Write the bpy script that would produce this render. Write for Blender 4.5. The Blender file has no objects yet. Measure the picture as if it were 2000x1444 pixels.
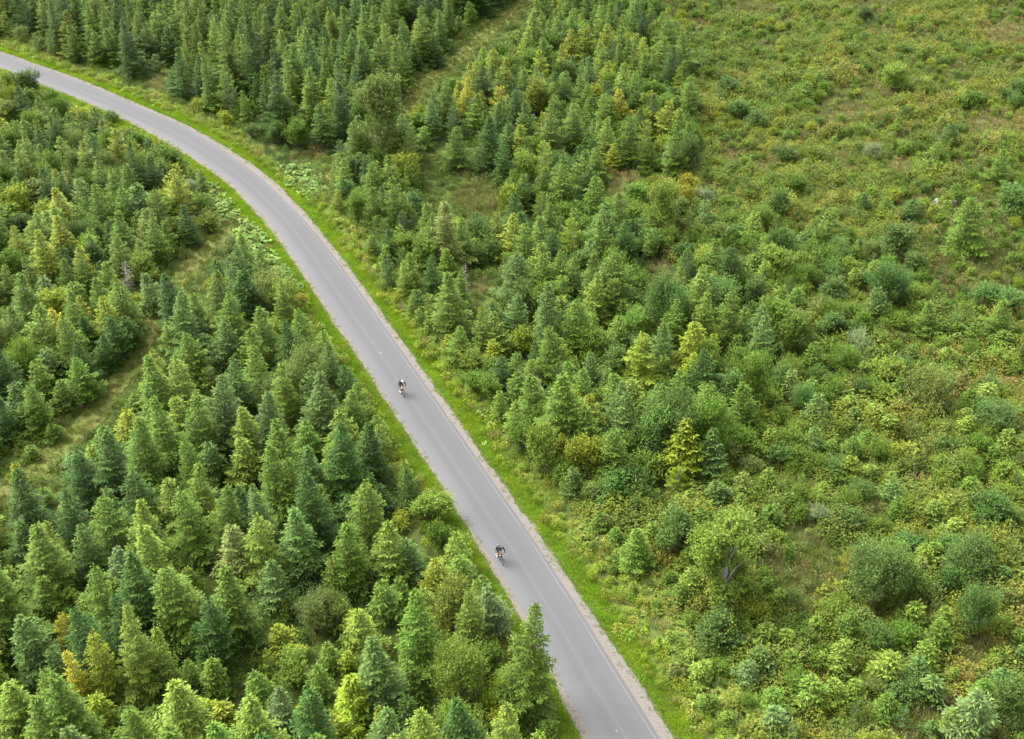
import bpy, math, random
import numpy as np
from mathutils import Vector, Matrix
# ------------------------------------------------------------------ camera, world, sun
C = bpy.context.scene
COL = C.collection
F, PITCH, HC = 2400.0, math.radians(33.5), 62.1        # focal length in photo pixels, tilt below horizon, height (m)
SP, CP = math.sin(PITCH), math.cos(PITCH)
cam = bpy.data.objects.new('camera', bpy.data.cameras.new('camera'))
COL.objects.link(cam)
cam.location = (0, 0, HC)
cam.rotation_euler = (math.pi/2 - PITCH, 0, 0)
cam.data.sensor_width = 36.0
cam.data.lens = 36.0*F/2000
cam.data.clip_start = 0.5
cam.data.clip_end = 6000
C.camera = cam
C.view_settings.view_transform = 'Standard'
C.view_settings.look = 'None'
C.view_settings.gamma = 1.0
C.view_settings.exposure = 2.15
SUN_EL, SUN_AZ = math.radians(52), math.radians(-60)    # azimuth measured from +Y towards +X
w = bpy.data.worlds.new('World'); C.world = w; w.use_nodes = True
nt = w.node_tree
bg = nt.nodes['Background']
sky = nt.nodes.new('ShaderNodeTexSky'); sky.sky_type = 'NISHITA'
sky.sun_disc = False; sky.sun_elevation = SUN_EL; sky.sun_rotation = SUN_AZ
sky.dust_density = 4.0; sky.ozone_density = 1.0
hs = nt.nodes.new('ShaderNodeHueSaturation'); hs.inputs['Saturation'].default_value = 0.22
nt.links.new(sky.outputs[0], hs.inputs['Color']); nt.links.new(hs.outputs[0], bg.inputs[0])
bg.inputs[1].default_value = 0.132
sd = bpy.data.lights.new('sun', 'SUN'); sd.energy = 1.55; sd.angle = math.radians(48); sd.color = (1, .965, .91)
so = bpy.data.objects.new('sun', sd); COL.objects.link(so)
sv = Vector((math.sin(SUN_AZ)*math.cos(SUN_EL), math.cos(SUN_AZ)*math.cos(SUN_EL), math.sin(SUN_EL)))
so.rotation_euler = (-sv).to_track_quat('-Z', 'Y').to_euler()
so.location = (0, 60, 90)

# ------------------------------------------------------------------ projection helpers (place things where they stand on the ground)
def ground(px, py):
    u = (px-1000)/F; v = (py-722)/F
    d = SP + v*CP; n = CP - v*SP
    return HC*u/d, HC*n/d
def project(X, Y, Z=0.0):
    K = HC - Z
    dep = Y*CP + K*SP
    return 1000 + F*X/dep, 722 + F*(K*CP - Y*SP)/dep, F/dep
def vproject(P):
    K = HC - P[:, 2]; dep = P[:, 1]*CP + K*SP
    return 1000 + F*P[:, 0]/dep, 722 + F*(K*CP - P[:, 1]*SP)/dep, F/dep
NADIR_Y = 722 + F*CP/SP
def smooth(a, b, x):
    t = np.clip((x-a)/(b-a), 0, 1); return t*t*(3-2*t)

# ------------------------------------------------------------------ custom properties and linking
def tag(o, label=None, cat=None, group=None, kind=None):
    if label: o['label'] = label
    if cat: o['category'] = cat
    if group: o['group'] = group
    if kind: o['kind'] = kind
    return o
def mesh_obj(name, me, parent=None, link=True):
    o = bpy.data.objects.new(name, me)
    if link: COL.objects.link(o)
    if parent: o.parent = parent
    return o
def empty(name, loc=(0, 0, 0), rz=0.0):
    o = bpy.data.objects.new(name, None); COL.objects.link(o)
    o.location = loc; o.rotation_euler = (0, 0, rz); o.empty_display_size = .3
    return o

# ------------------------------------------------------------------ materials
def new_mat(name):
    m = bpy.data.materials.new(name); m.use_nodes = True
    n = m.node_tree.nodes; l = m.node_tree.links
    return m, n, l, n['Principled BSDF']
def flat_mat(name, col, rough=.6, metal=0.0, spec=.4, noise=0.0, scale=8.0):
    m, n, l, b = new_mat(name)
    b.inputs['Base Color'].default_value = (*col, 1); b.inputs['Roughness'].default_value = rough
    b.inputs['Metallic'].default_value = metal; b.inputs['Specular IOR Level'].default_value = spec
    if noise:
        t = n.new('ShaderNodeTexNoise'); t.inputs['Scale'].default_value = scale
        tc = n.new('ShaderNodeTexCoord'); l.new(tc.outputs['Object'], t.inputs['Vector'])
        mr = n.new('ShaderNodeMapRange'); mr.inputs[3].default_value = 1-noise; mr.inputs[4].default_value = 1+noise
        l.new(t.outputs[0], mr.inputs[0])
        mx = n.new('ShaderNodeVectorMath'); mx.operation = 'SCALE'; mx.inputs[0].default_value = col
        l.new(mr.outputs[0], mx.inputs['Scale']); l.new(mx.outputs[0], b.inputs['Base Color'])
    return m
def leaf_mat(name, trans=.28, rough=.55, warm=(1.35, 1.15, .6)):
    """foliage: colour of the individual plant (instance or object colour) x per-leaf variation"""
    m, n, l, b = new_mat(name)
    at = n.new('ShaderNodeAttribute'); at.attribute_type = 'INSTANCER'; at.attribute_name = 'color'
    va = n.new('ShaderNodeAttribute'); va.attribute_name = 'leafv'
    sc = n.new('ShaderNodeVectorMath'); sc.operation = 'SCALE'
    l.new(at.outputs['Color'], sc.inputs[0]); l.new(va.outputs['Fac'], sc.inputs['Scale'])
    geo = n.new('ShaderNodeNewGeometry')
    nz = n.new('ShaderNodeTexNoise'); nz.inputs['Scale'].default_value = .9; nz.inputs['Detail'].default_value = 2
    l.new(geo.outputs['Position'], nz.inputs['Vector'])
    mr = n.new('ShaderNodeMapRange'); mr.inputs[1].default_value = .35; mr.inputs[2].default_value = .7
    l.new(nz.outputs[0], mr.inputs[0])
    mv = n.new('ShaderNodeVectorMath'); mv.operation = 'MULTIPLY'; mv.inputs[1].default_value = warm
    l.new(sc.outputs[0], mv.inputs[0])
    mix = n.new('ShaderNodeMix'); mix.data_type = 'RGBA'
    mfac = n.new('ShaderNodeMath'); mfac.operation = 'MULTIPLY'; mfac.inputs[1].default_value = .55
    l.new(mr.outputs[0], mfac.inputs[0]); l.new(mfac.outputs[0], mix.inputs[0])
    l.new(sc.outputs[0], mix.inputs[6]); l.new(mv.outputs[0], mix.inputs[7])
    l.new(mix.outputs[2], b.inputs['Base Color'])
    b.inputs['Roughness'].default_value = rough; b.inputs['Specular IOR Level'].default_value = .10
    tr = n.new('ShaderNodeBsdfTranslucent'); l.new(mix.outputs[2], tr.inputs[0])
    ms = n.new('ShaderNodeMixShader'); ms.inputs[0].default_value = trans
    l.new(b.outputs[0], ms.inputs[1]); l.new(tr.outputs[0], ms.inputs[2])
    l.new(ms.outputs[0], n['Material Output'].inputs[0])
    return m
M_NEEDLE = leaf_mat('spruce_needles', .12, .6, (1.15, 1.06, .8))
M_LEAF = leaf_mat('broad_leaves', .25, .5, (1.12, 1.05, .8))
M_HERB = leaf_mat('herb_leaves', .25, .55, (1.12, 1.05, .8))
M_BARK = flat_mat('bark', (.12, .09, .065), .9, noise=.4, scale=6)
M_GREYBARK = flat_mat('grey_bark', (.26, .24, .21), .9, noise=.4, scale=6)
M_DEADWOOD = flat_mat('dead_wood', (.33, .29, .25), .9, noise=.35, scale=9)

# ------------------------------------------------------------------ leaf mesh builder
class Leaves:
    def __init__(s): s.P = []; s.D = []; s.S = []; s.L = []; s.W = []; s.V = []
    def add(s, P, D, S, L, W, V):
        n = len(P)
        s.P.append(np.asarray(P, float)); s.D.append(np.broadcast_to(D, (n, 3)).astype(float)); s.S.append(np.broadcast_to(S, (n, 3)).astype(float))
        s.L.append(np.broadcast_to(L, n).astype(float)); s.W.append(np.broadcast_to(W, n).astype(float)); s.V.append(np.broadcast_to(V, n).astype(float))
    def mesh(s, name, mats, tubes=None, broad=.42):
        P = np.concatenate(s.P); D = np.concatenate(s.D); S = np.concatenate(s.S)
        L = np.concatenate(s.L)[:, None]; W = np.concatenate(s.W)[:, None]; V = np.concatenate(s.V)
        D = D/np.maximum(np.linalg.norm(D, axis=1, keepdims=True), 1e-6)
        S = S - D*np.sum(S*D, axis=1, keepdims=True); S = S/np.maximum(np.linalg.norm(S, axis=1, keepdims=True), 1e-6)
        n = len(P)
        vs = np.stack([P, P+D*L*broad+S*W*.5, P+D*L, P+D*L*broad-S*W*.5], 1).reshape(-1, 3)
        val = np.repeat(V, 4)
        faces = np.arange(n*4).reshape(-1, 4)
        mi = np.zeros(n, int)
        if tubes:
            tv, tf = tubes
            if len(tv):
                tf = np.array(tf)+len(vs)
                vs = np.concatenate([vs, np.array(tv)]); val = np.concatenate([val, np.ones(len(tv))])
                faces = np.concatenate([faces, tf]); mi = np.concatenate([mi, np.ones(len(tf), int)])
        return quad_mesh(name, vs, faces, mats, mi, val)
def quad_mesh(name, vs, faces, mats, mi=None, val=None):
    me = bpy.data.meshes.new(name)
    vs = np.asarray(vs, np.float32); faces = np.asarray(faces, np.int32)
    me.vertices.add(len(vs)); me.vertices.foreach_set('co', vs.ravel())
    me.loops.add(faces.size); me.loops.foreach_set('vertex_index', faces.ravel())
    me.polygons.add(len(faces)); me.polygons.foreach_set('loop_start', np.arange(0, faces.size, 4, dtype=np.int32))
    me.polygons.foreach_set('loop_total', np.full(len(faces), 4, np.int32))
    for m in mats: me.materials.append(m)
    if mi is not None: me.polygons.foreach_set('material_index', np.asarray(mi, np.int32))
    if val is not None:
        a = me.attributes.new('leafv', 'FLOAT', 'POINT'); a.data.foreach_set('value', np.asarray(val, np.float32))
    me.update(calc_edges=True)
    return me
def tube(tv, tf, pts, rad, k=6):
    """tapered tube through pts appended to the lists"""
    pts = [Vector(p) for p in pts]; base = len(tv)
    for i, p in enumerate(pts):
        d = (pts[min(i+1, len(pts)-1)] - pts[max(i-1, 0)]).normalized()
        a = d.cross(Vector((0, 0, 1)));  a = a if a.length > .05 else d.cross(Vector((1, 0, 0)))
        a.normalize(); b = d.cross(a)
        for j in range(k):
            t = 2*math.pi*j/k
            tv.append(tuple(p + (a*math.cos(t)+b*math.sin(t))*rad[i]))
    for i in range(len(pts)-1):
        for j in range(k):
            tf.append((base+i*k+j, base+i*k+(j+1) % k, base+(i+1)*k+(j+1) % k, base+(i+1)*k+j))
def tube_mesh(name, tubes, mat):
    return quad_mesh(name, tubes[0], tubes[1], [mat])

# ------------------------------------------------------------------ plant prototypes
def make_spruce(seed, H, R, kite=(.19, .075), step=.40, droop=1.0, lean=0.0, bare=0.0, dens=1.0, power=.84):
    rng = np.random.default_rng(seed); lv = Leaves(); tv, tf = [], []
    bend = rng.normal(0, .012*H, 2)
    ax = lambda z: np.array([bend[0]*math.sin(z/H*2.4), bend[1]*math.sin(z/H*2.1)])
    npt = 7
    tube(tv, tf, [(*ax(H*i/npt), H*i/npt-.15) for i in range(npt+1)], [max(.012, .013*H*(1-i/npt)+.008) for i in range(npt+1)])
    z = .06*H+bare*H
    while z < H-.12:
        fr = z/H
        n = int(rng.integers(5, 8)*dens)
        a0 = rng.uniform(0, 6.28)
        lob = rng.uniform(.82, 1.12)
        for k in range(n):
            az = a0 + 6.283*k/n + rng.normal(0, .22)
            L = (R*(1-fr)**power*(.35+.65*min(1, fr*6+.35)))*lob*rng.uniform(.62, 1.25) + .07
            zb = z + rng.uniform(-.12, .12)
            L *= 1+.16*math.sin(az+seed)+.12*math.sin(2*az+seed*2+z)
            e0 = -.18 + 1.15*fr**1.6 + rng.normal(0, .1)
            rad = np.array([math.cos(az), math.sin(az), 0]); tan = np.array([-math.sin(az), math.cos(az), 0]); up = np.array([0, 0, 1.])
            K = max(2, int(L/.15)); t = (np.arange(K)+rng.uniform(.2, .9))/K
            t = np.clip(t, .08, 1)
            cx = ax(zb)
            zz = zb + L*t*math.sin(e0) - droop*.33*L*t**2*(1-fr) + .16*L*t**3
            base = np.stack([cx[0]+rad[0]*L*t*math.cos(e0), cx[1]+rad[1]*L*t*math.cos(e0), zz], 1)
            for sgn in (-1, 1):
                tl = (.40*L*(1-t)**.7 + .11)*rng.uniform(.7, 1.25, K)
                ang = math.radians(52)+rng.normal(0, .15, K)
                td = np.cos(ang)[:, None]*rad + sgn*np.sin(ang)[:, None]*tan + rng.normal(-.12, .12, K)[:, None]*up
                mm = max(1, int(round(tl.mean()/.075)))
                for q in range(mm):
                    f = (q+rng.uniform(.1, .6))/mm
                    P = base + td*(tl*f)[:, None]
                    sp = rng.normal(0, .45, K)*(1 if q < mm-1 else .4)
                    side = np.cross(td, up)
                    D = td + side*sp[:, None] + up*rng.normal(.02, .22, K)[:, None]
                    S = side + up*rng.normal(0, .45, K)[:, None]
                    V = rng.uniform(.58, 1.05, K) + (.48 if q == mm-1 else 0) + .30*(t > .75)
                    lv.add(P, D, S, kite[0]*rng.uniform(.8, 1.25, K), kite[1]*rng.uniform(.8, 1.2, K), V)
            # spine tufts
            D = rad*math.cos(e0)+up*(math.sin(e0)-droop*.3*(1-fr)+rng.normal(0, .2))
            lv.add(base, np.tile(D, (K, 1))+rng.normal(0, .2, (K, 3)), np.tile(tan, (K, 1)), kite[0]*1.15, kite[1]*1.1, rng.uniform(.8, 1.25, K))
        z += step*(1.05-.45*fr)*rng.uniform(.8, 1.2)
    # leader and upright top shoots
    top = np.array([*ax(H), H-.15])
    n = 16
    az = rng.uniform(0, 6.28, n); s = rng.uniform(.0, .30, n)
    P = top + np.stack([np.cos(az)*.02, np.sin(az)*.02, -s], 1)
    D = np.stack([np.cos(az)*.35, np.sin(az)*.35, np.ones(n)], 1)
    lv.add(P, D, rng.normal(0, 1, (n, 3)), .14, .035, rng.uniform(1.0, 1.5, n))
    for i in range(4):
        az = rng.uniform(0, 6.28, 5)
        P = top + np.stack([np.zeros(5), np.zeros(5), np.full(5, .06*i)], 1)
        lv.add(P, np.stack([np.cos(az)*.4, np.sin(az)*.4, np.ones(5)], 1), rng.normal(0, 1, (5, 3)), .12, .03, 1.35)
    return lv.mesh('spruce_crown', [M_NEEDLE]), tube_mesh('spruce_trunk', (tv, tf), M_BARK)

def make_broad(seed, H, R, lr=(.20, .46), core=.5, leaf=(.10, .07), nl=5200, lobes=9, upright=.5, low=.12, bark=None, fill=.55, shoot=.45, stems=5, single=False, droop=0.0):
    """rounded leafy crown: leafy shoots spread through several uneven lobes carried by stems"""
    rng = np.random.default_rng(seed); lv = Leaves(); tv, tf = [], []
    cen, rr = [], []
    for i in range(lobes):
        az = rng.uniform(0, 6.28); q = math.sqrt(rng.uniform(.02, 1))
        h = rng.uniform(low+.18, .82)
        env = math.sqrt(max(.05, 1-((h-.45)/.6)**2))
        cen.append((math.cos(az)*q*R*.66*env, math.sin(az)*q*R*.66*env, h*H)); rr.append(R*rng.uniform(*lr))
    cen.append((0, 0, H*.80)); rr.append(R*.34)
    cen.append((R*.05, 0, H*.5)); rr.append(R*core)
    cen = np.array(cen); rr = np.array(rr)
    tr = .012*H+.01
    if single:
        tube(tv, tf, [(0, 0, -.15), (R*.03, 0, H*.35), (-R*.03, R*.03, H*.65), (0, 0, H*.88)], [tr*1.3, tr, tr*.6, tr*.2], 6)
        for c in cen:
            zb = c[2]*.55
            tube(tv, tf, [(0, 0, zb), (c[0]*.5, c[1]*.5, (zb+c[2])*.5+.05*H), tuple(c)], [tr*.5, tr*.3, tr*.12], 4)
    else:
        for c in cen:
            tube(tv, tf, [(c[0]*.05, c[1]*.05, -.1), (c[0]*.45, c[1]*.45, c[2]*.5), tuple(c)], [tr*.6, tr*.4, tr*.15], 4)
    per = 9
    ns = nl//per
    li = rng.choice(len(cen), ns, p=rr**2/np.sum(rr**2))
    d = rng.normal(0, 1, (ns, 3)); d /= np.linalg.norm(d, axis=1, keepdims=True)
    rad = rr[li]*(fill + (1-fill)*rng.uniform(0, 1, ns)**.5)*rng.uniform(.75, 1.12, ns)
    sq = np.array([1, 1, .85])
    st = cen[li] + d*rad[:, None]*sq
    keep = st[:, 2] > .03*H
    st = st[keep]; d = d[keep]; ns = len(st)
    sd_ = d*(1-upright) + np.array([0, 0, 1.])*upright + rng.normal(0, .25, (ns, 3)) - np.array([0, 0, 1.])*droop
    sd_ /= np.linalg.norm(sd_, axis=1, keepdims=True)
    sl = shoot*rng.uniform(.6, 1.3, ns)*np.where(rng.uniform(0, 1, ns) < .16, 2.0, 1.0)
    lobe_v = rng.uniform(.82, 1.18, len(cen)); rag = 1+.22*np.sin(d[:, 0]*7+li[keep])*np.sin(d[:, 2]*9+li[keep]*2)+.1*rng.normal(0, 1, ns)
    st = cen[li[keep]]+(st-cen[li[keep]])*rag[:, None]
    sv_ = rng.uniform(.72, 1.22, ns)*lobe_v[li[keep]]
    for q in range(per):
        f = (q+.5)/per
        P = st + sd_*(sl*(f-.35))[:, None] + rng.normal(0, .02, (ns, 3))
        D = sd_*.6 + rng.normal(0, .75, (ns, 3)); D[:, 2] += .05
        S = np.cross(D, np.array([0, 0, 1.])) + rng.normal(0, .35, (ns, 3))
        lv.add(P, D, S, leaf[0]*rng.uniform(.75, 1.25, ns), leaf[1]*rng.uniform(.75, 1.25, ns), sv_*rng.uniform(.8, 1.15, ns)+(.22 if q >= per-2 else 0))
    return lv.mesh('shrub_foliage', [M_LEAF], broad=.5), tube_mesh('shrub_stems', (tv, tf), bark or M_BARK)

def make_layered(seed, H, R, leaf=(.11, .075), n_br=34):
    """young beech or larch: open ascending branches carrying flat sprays of leaves"""
    rng = np.random.default_rng(seed); lv = Leaves(); tv, tf = [], []
    tube(tv, tf, [(0, 0, -.1), (.03*H, 0, H*.5), (0, .02*H, H*.95)], [.012*H+.01, .008*H+.005, .004])
    for i in range(n_br):
        fr = (i+.5)/n_br; z = H*(.1+.86*fr); az = i*2.4+rng.normal(0, .3)
        L = R*(1-fr)**.55*min(1, .45+fr*2)*rng.uniform(.65, 1.2)+.1; e = .25+.75*fr+rng.normal(0, .12)
        r_ = np.array([math.cos(az), math.sin(az), 0]); t_ = np.array([-math.sin(az), math.cos(az), 0]); up = np.array([0, 0, 1.])
        axis = r_*math.cos(e)+up*math.sin(e)
        end = np.array([0, 0, z])+axis*L
        tube(tv, tf, [(0, 0, z), tuple(end)], [.012, .004], 3)
        K = max(10, int(L*95))
        t = rng.uniform(.15, 1.08, K); wv = .38*L*(1.05-t)+.06
        off = rng.uniform(-1, 1, K)
        P = np.array([0, 0, z])+axis*(L*t)[:, None]+t_*(off*wv)[:, None]+up*rng.normal(-.02, .05, K)[:, None]
        D = axis*.7+t_*np.sign(off)[:, None]*.8+rng.normal(0, .35, (K, 3))
        lv.add(P, D, np.cross(D, up)+rng.normal(0, .3, (K, 3)), leaf[0]*rng.uniform(.7, 1.3, K), leaf[1]*rng.uniform(.7, 1.2, K), rng.uniform(.75, 1.25, K)+.15*(t > .8))
    return lv.mesh('layered_crown', [M_LEAF], broad=.5), tube_mesh('layered_trunk', (tv, tf), M_GREYBARK)

def make_dead(seed, H, R):
    rng = np.random.default_rng(seed); tv, tf = [], []; cv, cf = [], []
    tube(tv, tf, [(0, 0, -.1), (.02*H, 0, H*.5), (0, 0, H)], [.045, .03, .006])
    for i in range(70):
        fr = (i+.5)/70; z = H*(.08+.9*fr); az = rng.uniform(0, 6.28); L = R*(1-fr)**.7*rng.uniform(.5, 1.1)+.08
        d = np.array([math.cos(az), math.sin(az), -.15+.5*fr]); e = np.array([0, 0, z])+d*L
        tube(cv, cf, [(0, 0, z), tuple(e-[0, 0, .05])], [.014, .005], 3)
        for k in range(5):
            f = rng.uniform(.3, 1); a2 = az+rng.choice([-1, 1])*rng.uniform(.6, 1.1)
            p = np.array([0, 0, z])+d*L*f
            tube(cv, cf, [tuple(p), tuple(p+np.array([math.cos(a2), math.sin(a2), rng.uniform(-.4, .2)])*L*.35)], [.008, .003], 3)
    return tube_mesh('dead_branches', (cv, cf), M_DEADWOOD), tube_mesh('dead_trunk', (tv, tf), M_DEADWOOD)

PROTO = {}
def protos(key, fn, specs):
    PROTO[key] = [(H, R, *fn(seed, H, R, **kw)) for seed, H, R, kw in specs]
protos('spruce', make_spruce, [(1, 3.0, 1.0, {}), (2, 3.4, 1.15, {}), (3, 5.2, 1.45, {}), (4, 5.6, 1.6, {}), (5, 5.0, 1.3, dict(droop=.6)),
       (6, 7.8, 1.9, {}), (7, 8.2, 2.1, dict(droop=1.3)), (8, 7.5, 1.7, {}), (9, 1.7, .7, dict(step=.24)), (10, 8.0, 1.9, dict(step=.34)), (11, 6.6, 1.6, dict(power=.9)), (12, 6.4, 1.9, dict(droop=1.5, step=.46)), (13, 7.2, 1.5, dict(power=.85, droop=.8)), (14, 2.2, .95, dict(step=.3))])
protos('fir', make_spruce, [(21, 7.0, 1.6, dict(step=.27, droop=.25, kite=(.16, .065), dens=1.2)), (22, 4.0, 1.1, dict(step=.27, droop=.3, dens=1.2))])
protos('shrub', make_broad, [(31, 2.4, 1.3, dict(nl=5000)), (32, 2.0, 1.3, dict(nl=4600, upright=.3)), (33, 3.4, 1.6, dict(nl=8000, lobes=20, lr=(.15, .36), core=.35, leaf=(.12, .08))), (34, 1.4, .9, dict(nl=2600, lobes=6)),
       (35, 4.2, 1.7, dict(nl=9500, lobes=18, leaf=(.12, .085))), (36, 2.6, 1.2, dict(nl=5200, lobes=12, upright=.7, leaf=(.12, .07))), (37, 2.2, 1.5, dict(nl=5600, lobes=14, upright=.45, leaf=(.13, .085)))])
protos('willow', make_broad, [(41, 2.8, 1.7, dict(nl=9000, leaf=(.12, .045), upright=.7, lobes=24, shoot=.6, lr=(.13, .34), core=.35)), (42, 3.8, 2.0, dict(nl=13000, leaf=(.13, .05), upright=.7, lobes=30, shoot=.7, lr=(.12, .32), core=.35)),
       (43, 2.0, 1.2, dict(nl=5200, leaf=(.10, .04), upright=.7, shoot=.5)), (44, 3.0, 1.5, dict(nl=9000, leaf=(.085, .045), upright=.5, lobes=16, shoot=.4))])
protos('beech', make_layered, [(51, 3.6, 1.3, {}), (52, 2.4, 1.0, dict(n_br=24)), (53, 5.4, 1.6, dict(n_br=44)), (54, 1.5, .7, dict(n_br=16))])
protos('airy', make_broad, [(61, 8.5, 3.0, dict(nl=26000, leaf=(.15, .09), lobes=46, upright=.25, low=-.02, bark=M_GREYBARK, fill=.1, shoot=.5, single=True, lr=(.12, .24), core=.2)),
       (62, 9.5, 2.6, dict(nl=36000, leaf=(.14, .07), lobes=60, upright=.15, low=-.14, bark=M_GREYBARK, fill=.1, shoot=.6, single=True, droop=.3, lr=(.14, .28), core=.35))])
protos('dead', make_dead, [(71, 4.5, .9, {})])

# ------------------------------------------------------------------ undergrowth prototypes (one mesh each)
def p_bramble(seed, r=.5, h=.8, n=150, leaf=(.12, .085)):
    rng = np.random.default_rng(seed); lv = Leaves()
    q = np.sqrt(rng.uniform(0, 1, n)); az = rng.uniform(0, 6.28, n)
    hump = 1-.6*q**2
    z = h*hump*rng.uniform(.45, 1.05, n)+rng.normal(0, .05, n)
    P = np.stack([np.cos(az)*q*r, np.sin(az)*q*r, np.maximum(.03, z)], 1)
    D = np.stack([np.cos(az)+rng.normal(0, .8, n), np.sin(az)+rng.normal(0, .8, n), rng.normal(.15, .45, n)], 1)
    lv.add(P, D, np.cross(D, [0, 0, 1.])+rng.normal(0, .3, (n, 3)), leaf[0]*rng.uniform(.7, 1.3, n), leaf[1]*rng.uniform(.7, 1.3, n), rng.uniform(.7, 1.25, n))
    return lv.mesh('herb', [M_HERB], broad=.5)
def p_grass(seed, r=.3, h=.5, n=90, w=.022, spread=.5):
    rng = np.random.default_rng(seed); lv = Leaves()
    q = np.sqrt(rng.uniform(0, 1, n))*r; az = rng.uniform(0, 6.28, n)
    P = np.stack([np.cos(az)*q, np.sin(az)*q, np.zeros(n)], 1)
    D = np.stack([np.cos(az)*spread*rng.uniform(0, 1.4, n)+rng.normal(0, .25, n), np.sin(az)*spread*rng.uniform(0, 1.4, n)+rng.normal(0, .25, n), np.ones(n)], 1)
    lv.add(P, D, rng.normal(0, 1, (n, 3)), h*rng.uniform(.5, 1.2, n), w, rng.uniform(.75, 1.25, n))
    return lv.mesh('grass', [M_HERB], broad=.6)
def p_fern(seed, L=.9, nf=10):
    rng = np.random.default_rng(seed); lv = Leaves()
    for k in range(nf):
        az = 6.283*k/nf+rng.normal(0, .2); LL = L*rng.uniform(.75, 1.15)
        r_ = np.array([math.cos(az), math.sin(az), 0]); t_ = np.array([-math.sin(az), math.cos(az), 0])
        K = 15; t = np.linspace(.12, 1, K)
        P = r_*(LL*t*.78)[:, None]+np.array([0, 0, 1])*(LL*(1.15*t-.85*t*t))[:, None]
        for s in (-1, 1):
            D = t_*s+r_*.45+np.stack([np.zeros(K)]*2+[rng.normal(-.1, .1, K)], 1)
            lv.add(P, D, np.tile(r_, (K, 1))+rng.normal(0, .2, (K, 3)), LL*.24*np.sin(np.pi*np.clip(t, .12, .98))**.7+.03, .055, rng.uniform(.85, 1.2, K))
    return lv.mesh('fern', [M_HERB], broad=.35)
def p_bigleaf(seed, n=12, r=.5, size=.32):
    rng = np.random.default_rng(seed); lv = Leaves()
    for k in range(n):
        q = math.sqrt(rng.uniform(0, 1))*r; az = rng.uniform(0, 6.28); h = rng.uniform(.2, .45)
        c = np.array([math.cos(az)*q, math.sin(az)*q, h]); s = size*rng.uniform(.6, 1.15)
        a0 = rng.uniform(0, 6.28); m = 7; v = rng.uniform(.8, 1.25)
        tilt = rng.normal(0, .25, 2)
        a = a0+np.linspace(0, 5.4, m)
        D = np.stack([np.cos(a), np.sin(a), np.cos(a)*tilt[0]+np.sin(a)*tilt[1]+.12], 1)
        lv.add(np.tile(c, (m, 1)), D, np.cross(D, [0, 0, 1.]), s*.5, s*.5, v)
    return lv.mesh('butterbur', [M_HERB], broad=.6)
def p_seed(seed, n=26, h=.9, r=.35):
    rng = np.random.default_rng(seed); lv = Leaves()
    for k in range(n):
        az = rng.uniform(0, 6.28); q = r*math.sqrt(rng.uniform(0, 1)); hh = h*rng.uniform(.7, 1.15)
        b = np.array([math.cos(az)*q, math.sin(az)*q, 0]); d = np.array([math.cos(az)*.25, math.sin(az)*.25, 1])
        lv.add([b], d, rng.normal(0, 1, 3), hh, .015, .7)
        lv.add([b+d*hh*.8]*3, d+rng.normal(0, .3, (3, 3)), rng.normal(0, 1, (3, 3)), .16, .05, rng.uniform(.9, 1.4))
    return lv.mesh('seedheads', [M_HERB])
def proto_coll(name, meshes):
    c = bpy.data.collections.new(name)
    for i, me in enumerate(meshes):
        c.objects.link(bpy.data.objects.new('%s_%02d' % (name, i), me))
    return c
def scatter_object(name, coll, P, rot, scl, idx, colr, label, cat, group=None, mats=()):
    """ONE object: points carrying scale, turn, variant and colour, with plants instanced on them"""
    me = bpy.data.meshes.new(name); n = len(P)
    me.vertices.add(n); me.vertices.foreach_set('co', np.asarray(P, np.float32).ravel())
    def att(nm, ty, key, arr): a = me.attributes.new(nm, ty, 'POINT'); a.data.foreach_set(key, np.asarray(arr).ravel())
    att('rot', 'FLOAT_VECTOR', 'vector', np.asarray(rot, np.float32)); att('scl', 'FLOAT_VECTOR', 'vector', np.asarray(scl, np.float32))
    att('idx', 'INT', 'value', np.asarray(idx, np.int32))
    att('color', 'FLOAT_COLOR', 'color', np.concatenate([colr, np.ones((n, 1))], 1).astype(np.float32))
    o = mesh_obj(name, me)
    g = bpy.data.node_groups.new(name+'_nodes', 'GeometryNodeTree')
    g.interface.new_socket('Geometry', in_out='INPUT', socket_type='NodeSocketGeometry'); g.interface.new_socket('Geometry', in_out='OUTPUT', socket_type='NodeSocketGeometry')
    N = g.nodes; Lk = g.links
    gi = N.new('NodeGroupInput'); go = N.new('NodeGroupOutput'); ip = N.new('GeometryNodeInstanceOnPoints'); ci = N.new('GeometryNodeCollectionInfo')
    ci.inputs['Collection'].default_value = coll; ci.inputs['Separate Children'].default_value = True; ci.inputs['Reset Children'].default_value = True
    def na(nm, ty): a = N.new('GeometryNodeInputNamedAttribute'); a.data_type = ty; a.inputs['Name'].default_value = nm; return a
    er = N.new('FunctionNodeEulerToRotation')
    Lk.new(na('rot', 'FLOAT_VECTOR').outputs[0], er.inputs[0])
    Lk.new(gi.outputs[0], ip.inputs['Points']); Lk.new(ci.outputs[0], ip.inputs['Instance']); ip.inputs['Pick Instance'].default_value = True
    Lk.new(na('idx', 'INT').outputs[0], ip.inputs['Instance Index']); Lk.new(er.outputs[0], ip.inputs['Rotation'])
    Lk.new(na('scl', 'FLOAT_VECTOR').outputs[0], ip.inputs['Scale']); Lk.new(ip.outputs[0], go.inputs[0])
    md = o.modifiers.new('scatter', 'NODES'); md.node_group = g
    tag(o, label, cat, group, 'stuff')
    return o
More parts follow.
